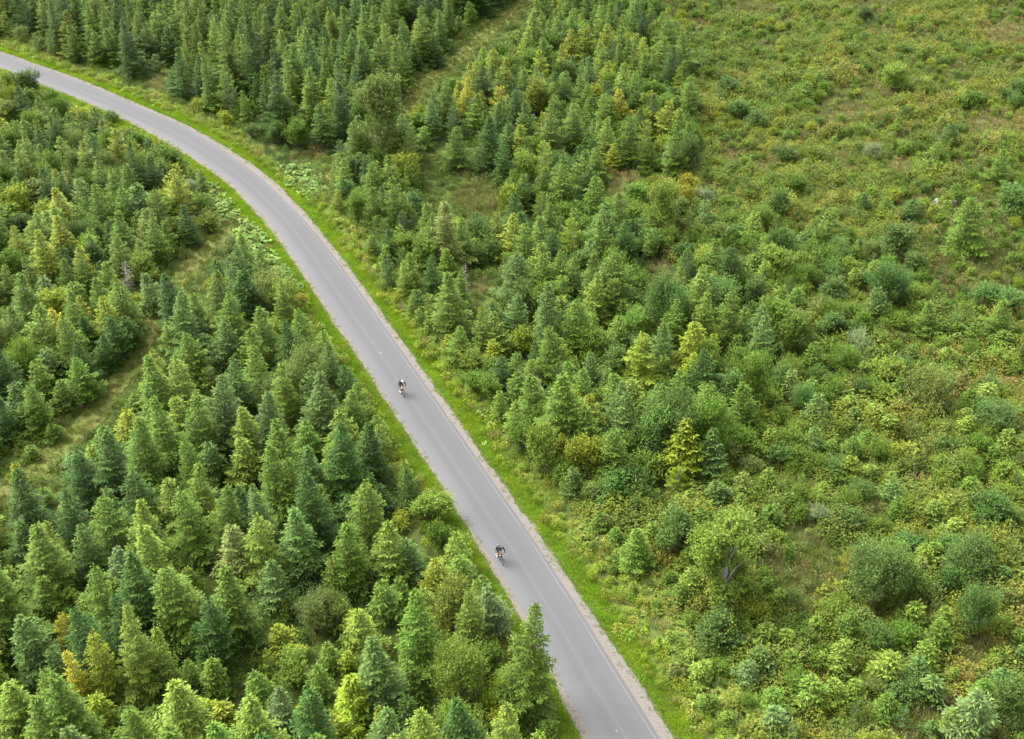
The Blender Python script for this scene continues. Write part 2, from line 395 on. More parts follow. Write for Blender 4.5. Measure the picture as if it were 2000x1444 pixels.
#@@SETTING
# ------------------------------------------------------------------ noise, polygons, road lines
_tab = np.random.default_rng(99).uniform(0, 1, (256, 256))
def vnoise(x, y, s, o=0):
    x = np.asarray(x)/s+37.3*o+1000; y = np.asarray(y)/s+11.7*o+1000
    xi = np.floor(x).astype(int); yi = np.floor(y).astype(int); fx = x-xi; fy = y-yi
    fx = fx*fx*(3-2*fx); fy = fy*fy*(3-2*fy)
    t = lambda a, b: _tab[a % 256, b % 256]
    return (t(xi, yi)*(1-fx)+t(xi+1, yi)*fx)*(1-fy)+(t(xi, yi+1)*(1-fx)+t(xi+1, yi+1)*fx)*fy
def inpoly(px, py, poly):
    px = np.asarray(px, float); py = np.asarray(py, float); c = np.zeros(px.shape, bool); n = len(poly)
    for i in range(n):
        x1, y1 = poly[i]; x2, y2 = poly[(i+1) % n]
        c ^= ((y1 > py) != (y2 > py)) & (px < (x2-x1)*(py-y1)/((y2-y1) or 1e-9)+x1)
    return c
LA = [(1158,1444),(1103,1344),(1052,1244),(995,1144),(930,1044),(866,944),(799,844),(737,744),(668,644),(603,544),(537.5,444),(442,344),(410,324),(274,244),(180,204),(111,175.5),(0,132)]
RA = [(1290,1444),(1226,1344),(1165,1244),(1102,1144),(1036,1044),(965,944),(896,844),(826,744),(755,644),(685,544),(610,444),(506,344),(482,324),(360,244),(256,204),(174,164),(150,157.5),(0,103)]
LG = [(1140,1444),(1092,1344),(1036,1244),(978,1144),(920,1044),(858,944),(792,844),(728,744),(659,644),(595,544),(527.5,444),(430,344),(398,324),(264,244),(176,204),(0,133.5)]
RG = [(1317,1444),(1257,1344),(1185,1244),(1123,1144),(1051,1044),(982,944),(910,844),(842,744),(770,644),(697,544),(623,444),(530,344),(498,324),(372,244),(268,204),(184,164),(0,100)]
def resample(pts, step=.5, ext0=18, ext1=70, it=14):
    P = np.array([ground(*p) for p in pts])
    def rs(P, st):
        t = np.r_[0, np.cumsum(np.linalg.norm(np.diff(P, axis=0), axis=1))]; s = np.arange(0, t[-1], st)
        return np.c_[np.interp(s, t, P[:, 0]), np.interp(s, t, P[:, 1])]
    P = rs(P, 1.0)
    for _ in range(it*3):
        Q = P.copy(); Q[1:-1] = .25*P[:-2]+.5*P[1:-1]+.25*P[2:]; P = Q
    a = P[0]-P[6]; a /= np.linalg.norm(a); b = P[-1]-P[-7]; b /= np.linalg.norm(b)
    P = np.vstack([P[0]+a*np.arange(ext0, 0, -1)[:, None], P, P[-1]+b*np.arange(1, ext1)[:, None]])
    return rs(P, step)
cl_a, cl_b = resample(LA), resample(RA)
def near(A, B):
    d = np.linalg.norm(A[:, None]-B[None], axis=2); return d.argmin(1), d.min(1)
i_, _ = near(cl_a, cl_b)
CEN = .5*(cl_a+cl_b[i_])
for _ in range(60):
    q = CEN.copy(); q[1:-1] = .25*CEN[:-2]+.5*CEN[1:-1]+.25*CEN[2:]; CEN = q
t_ = np.gradient(CEN, axis=0); TAN = t_/np.linalg.norm(t_, axis=1, keepdims=True)
LEFTN = np.c_[-TAN[:, 1], TAN[:, 0]]          # CEN runs away from the camera; this normal points to the left side of the photo
if LEFTN[20, 0] > 0: LEFTN = -LEFTN
def off(line):
    d = near(CEN, resample(line))[1]
    for _ in range(20):
        q = d.copy(); q[1:-1] = .25*d[:-2]+.5*d[1:-1]+.25*d[2:]; d = q
    return d
oLA, oRA, oLG, oRG = off(LA), off(RA), off(LG), off(RG)
ARC = np.r_[0, np.cumsum(np.linalg.norm(np.diff(CEN, axis=0), axis=1))]
oLG = np.maximum(oLG, oLA+.22); oRG = np.maximum(oRG, oRA+.3)
def road_dist(X, Y):
    """signed distance from the road's centre line (negative = left side of the photo), and index of the nearest section"""
    X = np.atleast_1d(np.asarray(X, float)); Y = np.atleast_1d(np.asarray(Y, float))
    d = np.empty(len(X)); k = np.empty(len(X), int)
    for a in range(0, len(X), 4000):
        q = np.stack([X[a:a+4000], Y[a:a+4000]], 1)[:, None]-CEN[None]
        dd = (q**2).sum(2); j = dd.argmin(1); k[a:a+4000] = j
        v = q[np.arange(len(j)), j]; s = -np.sign((v*LEFTN[j]).sum(1)); d[a:a+4000] = np.sqrt(dd[np.arange(len(j)), j])*s
    return d, k
def gh(X, Y):
    X = np.atleast_1d(np.asarray(X, float)); Y = np.atleast_1d(np.asarray(Y, float))
    d, _ = road_dist(X, Y)
    am = smooth(4.5, 16, np.abs(d))
    return am*((vnoise(X, Y, 19, 1)-.5)*1.3+(vnoise(X, Y, 8, 2)-.5)*.5)-.05*smooth(2.6, 3.6, np.abs(d))
TRACKS = [([(-60, 1035), (10, 975), (21, 947), (70, 905), (115, 862), (196, 786), (238, 730), (266, 688), (300, 630), (345, 545), (395, 495), (420, 470), (455, 440)], 2.4),
          ([(770, 235), (797, 208), (818, 165), (867, 130), (920, 91), (972, 52), (1017, 17), (1060, -20), (1110, -70)], 2.8),
          ([(640, 352), (651, 332), (662, 312)], 1.6)]
TRK = []
for pts, wd in TRACKS:
    P = np.array([ground(*p) for p in pts]); t = np.r_[0, np.cumsum(np.linalg.norm(np.diff(P, axis=0), axis=1))]; s = np.arange(0, t[-1], .5)
    P = np.c_[np.interp(s, t, P[:, 0]), np.interp(s, t, P[:, 1])]
    for _ in range(10):
        q = P.copy(); q[1:-1] = .25*P[:-2]+.5*P[1:-1]+.25*P[2:]; P = q
    TRK.append((P, wd))
def track_dist(X, Y):
    X = np.atleast_1d(np.asarray(X, float)); Y = np.atleast_1d(np.asarray(Y, float)); out = np.full(len(X), 99.)
    for P, wd in TRK:
        for a in range(0, len(X), 5000):
            q = np.stack([X[a:a+5000], Y[a:a+5000]], 1)[:, None]-P[None]
            out[a:a+5000] = np.minimum(out[a:a+5000], np.sqrt((q**2).sum(2)).min(1)-wd/2)
    return out

# ------------------------------------------------------------------ setting: ground, gravel edges, road, paths
def add_noise_colour(m, cols, scales, seed=0):
    n = m.node_tree.nodes; l = m.node_tree.links; b = n['Principled BSDF']
    geo = n.new('ShaderNodeNewGeometry'); prev = None
    for i, (c, s) in enumerate(zip(cols[1:], scales)):
        nz = n.new('ShaderNodeTexNoise'); nz.inputs['Scale'].default_value = s; nz.inputs['Detail'].default_value = 6; nz.inputs['Roughness'].default_value = .65
        mp = n.new('ShaderNodeMapping'); mp.inputs['Location'].default_value = (seed+i*13.7, i*7.1, 0); l.new(geo.outputs['Position'], mp.inputs[0]); l.new(mp.outputs[0], nz.inputs['Vector'])
        mr = n.new('ShaderNodeMapRange'); mr.inputs[1].default_value = .42; mr.inputs[2].default_value = .60; l.new(nz.outputs[0], mr.inputs[0])
        mx = n.new('ShaderNodeMix'); mx.data_type = 'RGBA'; l.new(mr.outputs[0], mx.inputs[0])
        if prev is None: mx.inputs[6].default_value = (*cols[0], 1)
        else: l.new(prev, mx.inputs[6])
        mx.inputs[7].default_value = (*c, 1); prev = mx.outputs[2]
    l.new(prev, b.inputs['Base Color']); b.inputs['Roughness'].default_value = .95; b.inputs['Specular IOR Level'].default_value = .2
    return prev
m_ground = new_mat('forest_floor')[0]
add_noise_colour(m_ground, [(.060, .082, .018), (.085, .12, .02), (.10, .10, .03), (.05, .085, .016)], [.25, .6, 2.3])
m_path = new_mat('grassy_dirt')[0]
add_noise_colour(m_path, [(.115, .125, .035), (.10, .145, .022), (.14, .13, .05), (.11, .14, .026)], [.35, .9, 4.0], 3)
m_gravel = new_mat('pale_gravel')[0]
add_noise_colour(m_gravel, [(.115, .10, .085), (.135, .12, .104), (.08, .07, .056), (.16, .145, .128)], [1.2, 9, 16], 5)
xs = np.unique(np.concatenate([np.linspace(-3000, -140, 8), np.arange(-140, 141, 1.6), np.linspace(141, 3000, 8)]))
ys = np.unique(np.concatenate([np.linspace(-1500, 10, 6), np.arange(12, 300, 1.6), np.linspace(301, 4000, 8)]))
GX, GY = np.meshgrid(xs, ys)
gz = gh(GX.ravel(), GY.ravel())
fade = (1-smooth(120, 139, np.abs(GX.ravel())))*(1-smooth(275, 299, GY.ravel()))*smooth(10, 16, GY.ravel())
nx, ny = len(xs), len(ys)
idx = np.arange(nx*ny).reshape(ny, nx)
q = np.stack([idx[:-1, :-1].ravel(), idx[:-1, 1:].ravel(), idx[1:, 1:].ravel(), idx[1:, :-1].ravel()], 1)
me = quad_mesh('ground', np.stack([GX.ravel(), GY.ravel(), gz*fade-.03], 1), q, [m_ground])
tag(mesh_obj('ground', me), kind='structure')
def strip(name, left, right, z, mat, cols=8, conform=False, uv=False):
    n = len(left); vs = []; uvs = []
    L = np.linspace(0, 1, cols+1)
    P = left[:, None]*(1-L)[None, :, None]+right[:, None]*L[None, :, None]
    P = P.reshape(-1, 2); Z = np.full(len(P), z)
    if conform: Z = Z+gh(P[:, 0], P[:, 1])
    ii = np.arange(n*(cols+1)).reshape(n, cols+1)
    q = np.stack([ii[:-1, :-1].ravel(), ii[:-1, 1:].ravel(), ii[1:, 1:].ravel(), ii[1:, :-1].ravel()], 1)
    me = quad_mesh(name, np.c_[P, Z], q, [mat])
    u = me.uv_layers.new(name='UVMap'); ar = np.r_[0, np.cumsum(np.linalg.norm(np.diff(.5*(left+right), axis=0), axis=1))]
    UV = np.stack([np.tile(L, n), np.repeat(ar, cols+1)], 1)
    u.data.foreach_set('uv', UV[q.ravel()].astype(np.float32).ravel())
    if me.polygons[0].normal.z < 0: me.flip_normals()
    o = mesh_obj(name, me); tag(o, kind='structure'); return o
def finer(A, k):
    t = np.arange(len(A)); s = np.arange(0, len(A)-1, 1/k)
    return np.stack([np.interp(s, t, A[:, j]) for j in range(A.shape[1])], 1) if A.ndim > 1 else np.interp(s, t, A)
cF, nF, sF = finer(CEN, 4), finer(LEFTN, 4), finer(ARC, 4)
def edge(o, sgn, amp, fine, seed):
    of = finer(o, 4)
    j = (vnoise(sF, sF*0, 2.2, seed)-.5)*amp+(vnoise(sF, sF*0, .45, seed+3)-.5)*fine
    return cF+nF*(sgn*(of+j))[:, None]
gl, gr_ = edge(oLG, 1, .45, .22, 11), edge(oRG, -1, .40, .20, 12)
strip('gravel_shoulder', gl, gr_, .010, m_gravel, 10)
# asphalt: faded, lighter at the crown and the dusty left edge, darker wheel tracks, a pale seam near the right edge
m_as, n, l, b = new_mat('worn_asphalt')
uvn = n.new('ShaderNodeUVMap'); sx = n.new('ShaderNodeSeparateXYZ'); l.new(uvn.outputs[0], sx.inputs[0])
mpn = n.new('ShaderNodeMapping'); mpn.inputs['Scale'].default_value = (3.2, .05, 1); l.new(uvn.outputs[0], mpn.inputs[0])
nz = n.new('ShaderNodeTexNoise'); nz.inputs['Scale'].default_value = 1.0; nz.inputs['Detail'].default_value = 3; l.new(mpn.outputs[0], nz.inputs['Vector'])
ad = n.new('ShaderNodeMath'); ad.operation = 'MULTIPLY_ADD'; ad.inputs[1].default_value = .14; l.new(nz.outputs[0], ad.inputs[0])
sb = n.new('ShaderNodeMath'); sb.operation = 'SUBTRACT'; sb.inputs[1].default_value = .07; l.new(sx.outputs[0], sb.inputs[0]); l.new(sb.outputs[0], ad.inputs[2])
cr = n.new('ShaderNodeValToRGB'); l.new(ad.outputs[0], cr.inputs[0]); e = cr.color_ramp.elements
stops = [(0, .272), (.10, .255), (.22, .232), (.33, .200), (.43, .203), (.485, .226), (.53, .203), (.66, .196), (.78, .206), (.86, .208), (1, .205)]
stops = [(a_, c_*.385) for a_, c_ in stops]
e[0].position, e[0].color = stops[0][0], (stops[0][1],)*3+(1,); e[1].position, e[1].color = stops[-1][0], (stops[-1][1],)*3+(1,)
for p_, c_ in stops[1:-1]: el = e.new(p_); el.color = (c_, c_, c_, 1)
# seam line
ab = n.new('ShaderNodeMath'); ab.operation = 'COMPARE'; ab.inputs[1].default_value = .925; ab.inputs[2].default_value = .010; l.new(sx.outputs[0], ab.inputs[0])
geo = n.new('ShaderNodeNewGeometry')
n2 = n.new('ShaderNodeTexNoise'); n2.inputs['Scale'].default_value = .33; n2.inputs['Detail'].default_value = 3; l.new(geo.outputs['Position'], n2.inputs['Vector'])
m2 = n.new('ShaderNodeMapRange'); m2.inputs[1].default_value = .30; m2.inputs[2].default_value = .5; l.new(n2.outputs[0], m2.inputs[0])
sm = n.new('ShaderNodeMath'); sm.operation = 'MULTIPLY'; l.new(ab.outputs[0], sm.inputs[0]); l.new(m2.outputs[0], sm.inputs[1])
def mixc(fac, a, c, k=1.0):
    mx = n.new('ShaderNodeMix'); mx.data_type = 'RGBA'
    f = n.new('ShaderNodeMath'); f.operation = 'MULTIPLY'; f.inputs[1].default_value = k; l.new(fac, f.inputs[0]); l.new(f.outputs[0], mx.inputs[0])
    l.new(a, mx.inputs[6]); mx.inputs[7].default_value = (*c, 1); return mx.outputs[2]
colr = mixc(sm.outputs[0], cr.outputs[0], (.14, .142, .145), .6)
# pale dusty stains at fixed places on the road
def spot(px, py, rx, ry, k, col, prev):
    X, Y = ground(px, py)
    d, kk = road_dist([X], [Y]); t = TAN[kk[0]]
    sub = n.new('ShaderNodeVectorMath'); sub.operation = 'SUBTRACT'; sub.inputs[1].default_value = (X, Y, 0); l.new(geo.outputs['Position'], sub.inputs[0])
    rt = n.new('ShaderNodeVectorRotate'); rt.rotation_type = 'Z_AXIS'; rt.inputs['Angle'].default_value = -math.atan2(t[1], t[0]); l.new(sub.outputs[0], rt.inputs['Vector'])
    sc = n.new('ShaderNodeVectorMath'); sc.operation = 'MULTIPLY'; sc.inputs[1].default_value = (1/rx, 1/ry, 0); l.new(rt.outputs[0], sc.inputs[0])
    ln = n.new('ShaderNodeVectorMath'); ln.operation = 'LENGTH'; l.new(sc.outputs[0], ln.inputs[0])
    nn = n.new('ShaderNodeTexNoise'); nn.inputs['Scale'].default_value = 1.6; l.new(geo.outputs['Position'], nn.inputs['Vector'])
    a2 = n.new('ShaderNodeMath'); a2.operation = 'ADD'; l.new(ln.outputs['Value'], a2.inputs[0]); l.new(nn.outputs[0], a2.inputs[1])
    mr = n.new('ShaderNodeMapRange'); mr.inputs[1].default_value = 1.5; mr.inputs[2].default_value = .7; l.new(a2.outputs[0], mr.inputs[0])
    return mixc(mr.outputs[0], prev, col, k)
colr = spot(1195, 1250, 2.4, .75, .75, (.13, .127, .122), colr)
colr = spot(1160, 1225, 2.6, .4, .6, (.122, .12, .117), colr)
colr = spot(743, 690, .22, .12, 1.0, (.17, .17, .17), colr)
colr = spot(730, 669, .14, .08, .8, (.17,.17,.17), colr)
colr = spot(1204, 1428, .12, .08, 1.0, (.18, .18, .18), colr)
n3 = n.new('ShaderNodeTexNoise'); n3.inputs['Scale'].default_value = 7; n3.inputs['Detail'].default_value = 8; n3.inputs['Roughness'].default_value = .8; l.new(geo.outputs['Position'], n3.inputs['Vector'])
m3 = n.new('ShaderNodeMapRange'); m3.inputs[3].default_value = .90; m3.inputs[4].default_value = 1.10; l.new(n3.outputs[0], m3.inputs[0])
n4 = n.new('ShaderNodeTexNoise'); n4.inputs['Scale'].default_value = .12; n4.inputs['Detail'].default_value = 3; l.new(geo.outputs['Position'], n4.inputs['Vector'])
m4 = n.new('ShaderNodeMapRange'); m4.inputs[3].default_value = .93; m4.inputs[4].default_value = 1.07; l.new(n4.outputs[0], m4.inputs[0])
mm = n.new('ShaderNodeMath'); mm.operation = 'MULTIPLY'; l.new(m3.outputs[0], mm.inputs[0]); l.new(m4.outputs[0], mm.inputs[1])
fs = n.new('ShaderNodeVectorMath'); fs.operation = 'SCALE'; l.new(colr, fs.inputs[0]); l.new(mm.outputs[0], fs.inputs['Scale'])
ft = n.new('ShaderNodeVectorMath'); ft.operation = 'MULTIPLY'; ft.inputs[1].default_value = (1.0, .995, 1.01); l.new(fs.outputs[0], ft.inputs[0])
l.new(ft.outputs[0], b.inputs['Base Color']); b.inputs['Roughness'].default_value = .85; b.inputs['Specular IOR Level'].default_value = .25
strip('road', edge(oLA, 1, .16, .10, 21), edge(oRA, -1, .05, .03, 22), .030, m_as, 12)
for k, (P, wd) in enumerate(TRK):
    t = np.gradient(P, axis=0); t /= np.linalg.norm(t, axis=1, keepdims=True); nn = np.c_[-t[:, 1], t[:, 0]]
    s = np.arange(len(P))*.5; tap = np.minimum(1, np.minimum(s, s[::-1])/1.5+.25)
    wl = (wd/2*(.9+.5*(vnoise(s, s*0, 2.5, 31+k)-.5)))*tap; wr = (wd/2*(.9+.5*(vnoise(s, s*0, 2.5, 41+k)-.5)))*tap
    strip('path', P+nn*wl[:, None], P-nn*wr[:, None], .03, m_path, 6, conform=True)

# ------------------------------------------------------------------ undergrowth, verge grass, ferns (nobody could count them)
PAL = dict(m=(.076, .132, .018), d=(.038, .080, .015), l=(.110, .168, .024), b=(.068, .122, .028), s=(.082, .130, .042), g=(.104, .144, .034),
           o=(.100, .130, .019), y=(.142, .182, .018), Y=(.42, .35, .02), L=(.160, .225, .018), T=(.31, .26, .12), w=(.13, .170, .075), r=(.16, .13, .04))
rng = np.random.default_rng(5)
cell = .60
gx, gy = np.meshgrid(np.arange(-100, 100, cell), np.arange(50, 245, cell))
X = gx.ravel()+rng.uniform(-.45, .45, gx.size)*cell; Y = gy.ravel()+rng.uniform(-.45, .45, gx.size)*cell
px, py, ps = vproject(np.stack([X, Y, X*0], 1))
k = (px > -260) & (px < 2260) & (py > -110) & (py < 1600)
X, Y, px, py, ps = X[k], Y[k], px[k], py[k], ps[k]
rd, ri = road_dist(X, Y); td = track_dist(X, Y)
edge_d = np.where(rd < 0, -rd-oLG[ri], rd-oRG[ri])       # metres outside the gravel
n1 = vnoise(X, Y, 9, 5); n2_ = vnoise(X, Y, 3.2, 6); n3_ = vnoise(X, Y, 1.3, 7); U = rng.uniform(0, 1, len(X))
DRY = [(1590, 259, 38), (1575, 268, 30), (1632, 224, 45), (1965, 50, 60), (1820, 398, 48), (1290, 530, 34), (1751, 655, 34), (1640, 735, 34), (1612, 785, 30), (1895, 1294, 55),
       (1573, 1185, 48), (1800, 1206, 40), (1215, 357, 40), (1360, 45, 26), (1940, 250, 50), (1330, 455, 30), (1880, 320, 50), (1760, 330, 35), (1500, 330, 35), (1430, 300, 40), (1145, 372, 30),
       (1810, 930, 35), (1700, 40, 40), (1560, 880, 30), (665, 715, 26), (312, 165, 22), (620, 300, 26), (1640, 330, 30), (940, 560, 26), (1380, 380, 30), (1350, 1350, 40), (1290, 1240, 26), (1900, 690, 30)]
GRS = [(937, 385, 55), (1655, 1150, 60), (1580, 1130, 80), (1640, 225, 60), (1500, 60, 60), (1850, 150, 60), (1730, 1000, 50), (1600, 800, 45), (1490, 520, 40), (1920, 520, 30), (1780, 440, 40), (1560, 1040, 60), (1520, 1120, 60)]
dry = np.zeros(len(X)); grs = np.where(inpoly(px, py, [(1240, -100), (2300, -100), (2300, 1700), (1500, 1700)]), (vnoise(X, Y*1.6, 11, 15)-.66)*3, 0)
for a, b_, r in DRY: dry = np.maximum(dry, 1-np.hypot(px-a, (py-b_)*1.25)/r)
for a, b_, r in GRS: grs = np.maximum(grs, 1-np.hypot(px-a, (py-b_)*1.25)/r)
clearing = inpoly(px, py, [(1040, -100), (1345, 130), (1340, 340), (1120, 380), (1180, 420), (1500, 640), (1330, 1000), (1080, 900), (1200, 1250), (1400, 1600), (2300, 1600), (2300, -100)])
FERN = inpoly(px, py, [(1010, 960), (1130, 1010), (1260, 1100), (1480, 1240), (1560, 1480), (1360, 1480), (1230, 1260), (1120, 1130)]) | inpoly(px, py, [(960, 790), (1040, 810), (1060, 900), (1010, 900)])
BUTT = inpoly(px, py, [(390, 320), (440, 350), (540, 470), (600, 560), (560, 570), (430, 470)]) | inpoly(px, py, [(540, 330), (600, 320), (640, 370), (600, 400), (570, 385)]) | inpoly(px, py, [(860, 1050), (890, 1060), (1000, 1200), (960, 1190), (880, 1100)])
items = dict(h=[], g=[], f=[], b=[], t=[])       # herbs, grass, ferns, butterbur, dry tall grass
def put(kind, mask, colset, sc, jit=.18, ns=None):
    i = np.nonzero(mask)[0]
    if not len(i): return
    cols = np.array([PAL[c] if isinstance(c, str) else c for c in colset])
    sel = rng.integers(0, len(cols), len(i)) if ns is None else np.clip((ns[i]*len(cols)+rng.normal(0, .5, len(i))).astype(int), 0, len(cols)-1)
    c = cols[sel]*rng.uniform(1-jit, 1+jit, (len(i), 1))*rng.uniform(.93, 1.07, (len(i), 3))
    s = sc*rng.uniform(.6, 1.35, len(i))
    if kind == 'h' and sc > 1.2: s = s*(.55+.9*vnoise(X[i], Y[i], 2.4, 61)); c = c*(1.08, 1, 1)
    items[kind].append((np.stack([X[i], Y[i]], 1), c, s))
outside = (edge_d > .12) & (td > .1)
verge = (edge_d <= 1.15+.8*(n2_-.5)) & outside
bank = (edge_d > .55) & (edge_d < 3.4+2*(n2_-.5)) & outside & ~verge
HERB = [(.064, .118, .016), (.084, .136, .018), (.098, .150, .026), (.112, .160, .020), (.104, .152, .032), (.138, .180, .022), (.122, .160, .024), (.165, .188, .030), (.150, .152, .034), (.158, .145, .046)]
core = outside & ~verge & ~bank
isdry = core & (dry > .10+.5*(n3_-.3)); isgr = core & ~isdry & (grs > .25*n3_)
fern = core & ~isdry & FERN & (n2_ > .30) & (U < .75); butt = (core | bank) & BUTT & (U < .85)
herb = core & ~isdry & ~isgr & ~fern & ~butt
put('h', herb & clearing & (U < .97), HERB, 1.28, .25, np.clip(.5+1.5*(.35*n1+.35*n2_+.3*n3_-.5), 0, .999))
put('h', herb & ~clearing & (U < .45), [(.05, .095, .015), (.075, .125, .018), (.10, .15, .02)], .9, .2, n2_)  # herbs among the stands: shade of the gaps painted in as darker greens
put('g', herb & (U > .80), [(.12, .17, .045), (.16, .20, .055)], 1.0)
put('g', isgr, [(.17, .20, .06), (.15, .20, .04), (.20, .21, .08)], 1.05)
put('h', isgr & (U < .25), HERB[1:4], .7)
put('t', isgr & (U > .55), [(.24, .22, .10), (.20, .22, .08)], .9)
put('t', isdry & (U < .75), ['T', (.27, .24, .10), (.22, .19, .09), (.20, .155, .07), (.24, .25, .10)], .75, .2)
put('g', isdry & (U < .5), [(.22, .21, .07), (.18, .17, .07)], .8)
put('h', isdry & (U > .7), [(.16, .19, .05), (.14, .17, .04)], .7)
put('f', fern, [(.17, .23, .042), (.13, .20, .04), (.20, .25, .05)], .95)
put('h', fern & (U < .35), HERB[:3], .8)
put('b', butt, [(.15, .25, .06), (.20, .29, .07), (.12, .20, .05)], .95)
put('b', bank & ~butt & (n2_ > .66) & (U < .18), [(.16, .25, .05), (.21, .28, .06)], .75)
put('h', bank & ~butt & (U < .9), [(.155, .24, .022), (.20, .265, .025), (.13, .20, .022), (.19, .22, .03), (.17, .17, .035)], .7, .2, n3_)
put('g', bank & (U < .7), [(.17, .255, .022), (.21, .28, .026)], .8)
put('t', bank & (U > .93), [(.26, .24, .10), (.24, .17, .09)], .6)
put('b', verge & (U > .975), [(.26, .34, .12)], .4)
put('t', outside & (td < 1.3) & (U < .35), ['T', (.26, .24, .09)], .5)
put('g', (td <= .1) & (td > -1.5) & (U < .95) & (n2_ > .12), [(.17, .20, .045), (.13, .18, .03), (.19, .18, .06)], .75)
put('g', (td <= .3) & (td > -3) & (U > .9), [(.30, .24, .11)], .5)
# flowers and yellow herbs
fl = core & clearing & (U > .965) & (n1 > .45)
put('h', fl, [(.42, .40, .05), (.30, .33, .05), (.40, .30, .06)], .38)
# dense short grass of the verge gets its own finer grid
vx = []
for s_ in np.arange(0, len(CEN)-1, .42):
    i0 = int(s_); f = s_-i0; c = CEN[i0]*(1-f)+CEN[i0+1]*f; nn = LEFTN[i0]
    for sgn, og in ((1, oLG), (-1, oRG)):
        for dd in np.arange(-.34, 1.85, .20):
            o_ = og[i0]+dd+rng.uniform(-.09, .09)
            vx.append((*(c+nn*sgn*o_+rng.uniform(-.1, .1, 2)), dd, sgn))
vx = np.array(vx)
vpx, vpy, _ = vproject(np.stack([vx[:, 0], vx[:, 1], vx[:, 0]*0], 1))
kk = (vpx > -80) & (vpx < 2080) & (vpy > -160) & (vpy < 1560) & (rng.uniform(0, 1, len(vx)) < np.where(vx[:, 2] < .02, .20, np.where(vx[:, 2] < .2, .7, 1))) & (track_dist(vx[:, 0], vx[:, 1]) > .2)
vx = vx[kk]
vn = vnoise(vx[:, 0], vx[:, 1], 2.6, 9); vn2 = vnoise(vx[:, 0], vx[:, 1], 1.0, 10)
vc = np.where((vn < .5)[:, None], (.185, .310, .018), (.225, .330, .020))*(1+.3*(vn2[:, None]-.5))*rng.uniform(.85, 1.15, (len(vx), 1))
ed = vx[:, 2] < .22
vc[ed] = vc[ed]*.65+np.array([.24, .21, .10])*.35
protos_g = proto_coll('verge', [p_grass(201, .20, .20, 46, .022, .7), p_grass(202, .20, .16, 50, .024, .9), p_grass(203, .22, .22, 60, .020, .6)])
N = len(vx)
def rots(n, t=.12): return np.stack([rng.normal(0, t, n), rng.normal(0, t, n), rng.uniform(0, 6.28, n)], 1)
s = rng.uniform(.7, 1.25, N); s[vx[:, 2] < .1] *= .6
scatter_object('verge_grass', protos_g, np.c_[vx[:, :2], gh(vx[:, 0], vx[:, 1])-.02], rots(N), np.stack([s, s, s], 1), rng.choice([0, 0, 1, 1, 2], N), vc,
               'short bright green grass growing along both edges of the road', 'grass')
SC = {'h': ('undergrowth', [p_bramble(101), p_bramble(102, .55, .7, 170), p_bramble(103, .4, 1.0, 130, (.10, .06)), p_bramble(104, .5, .6, 140, (.15, .10))], 'leafy bramble and herb undergrowth covering the clearing and forest edges', 'undergrowth'),
      'g': ('grass', [p_grass(111, .35, .5, 110), p_grass(112, .4, .4, 120, .026, .8)], 'soft green and yellowish grass growing among the undergrowth', 'grass'),
      'f': ('ferns', [p_fern(121), p_fern(122, 1.0, 12), p_fern(123, .75, 8)], 'yellowish green ferns spreading right of the lower road verge', 'ferns'),
      'b': ('broad_leaved_herbs', [p_bigleaf(131), p_bigleaf(132, 16, .6, .28), p_bigleaf(133, 9, .4, .36)], 'pale round butterbur leaves growing on the banks beside the road', 'herbs'),
      't': ('dry_grass', [p_seed(141), p_grass(142, .35, .8, 100, .02, .45), p_seed(143, 34, .7)], 'tall straw coloured dry grass in patches of the clearing', 'dry grass')}
for kd, (nm, mes, lab, cat) in SC.items():
    P = np.concatenate([a for a, _, _ in items[kd]]); c = np.concatenate([a for _, a, _ in items[kd]]); s = np.concatenate([a for _, _, a in items[kd]])
    n_ = len(P)
    scatter_object(nm, proto_coll(nm, mes), np.c_[P, gh(P[:, 0], P[:, 1])-.03], rots(n_), np.stack([s, s, s*rng.uniform(.6, 1.6, n_)], 1), rng.integers(0, len(mes), n_), c, lab, cat)
    print('SCATTER', nm, n_)
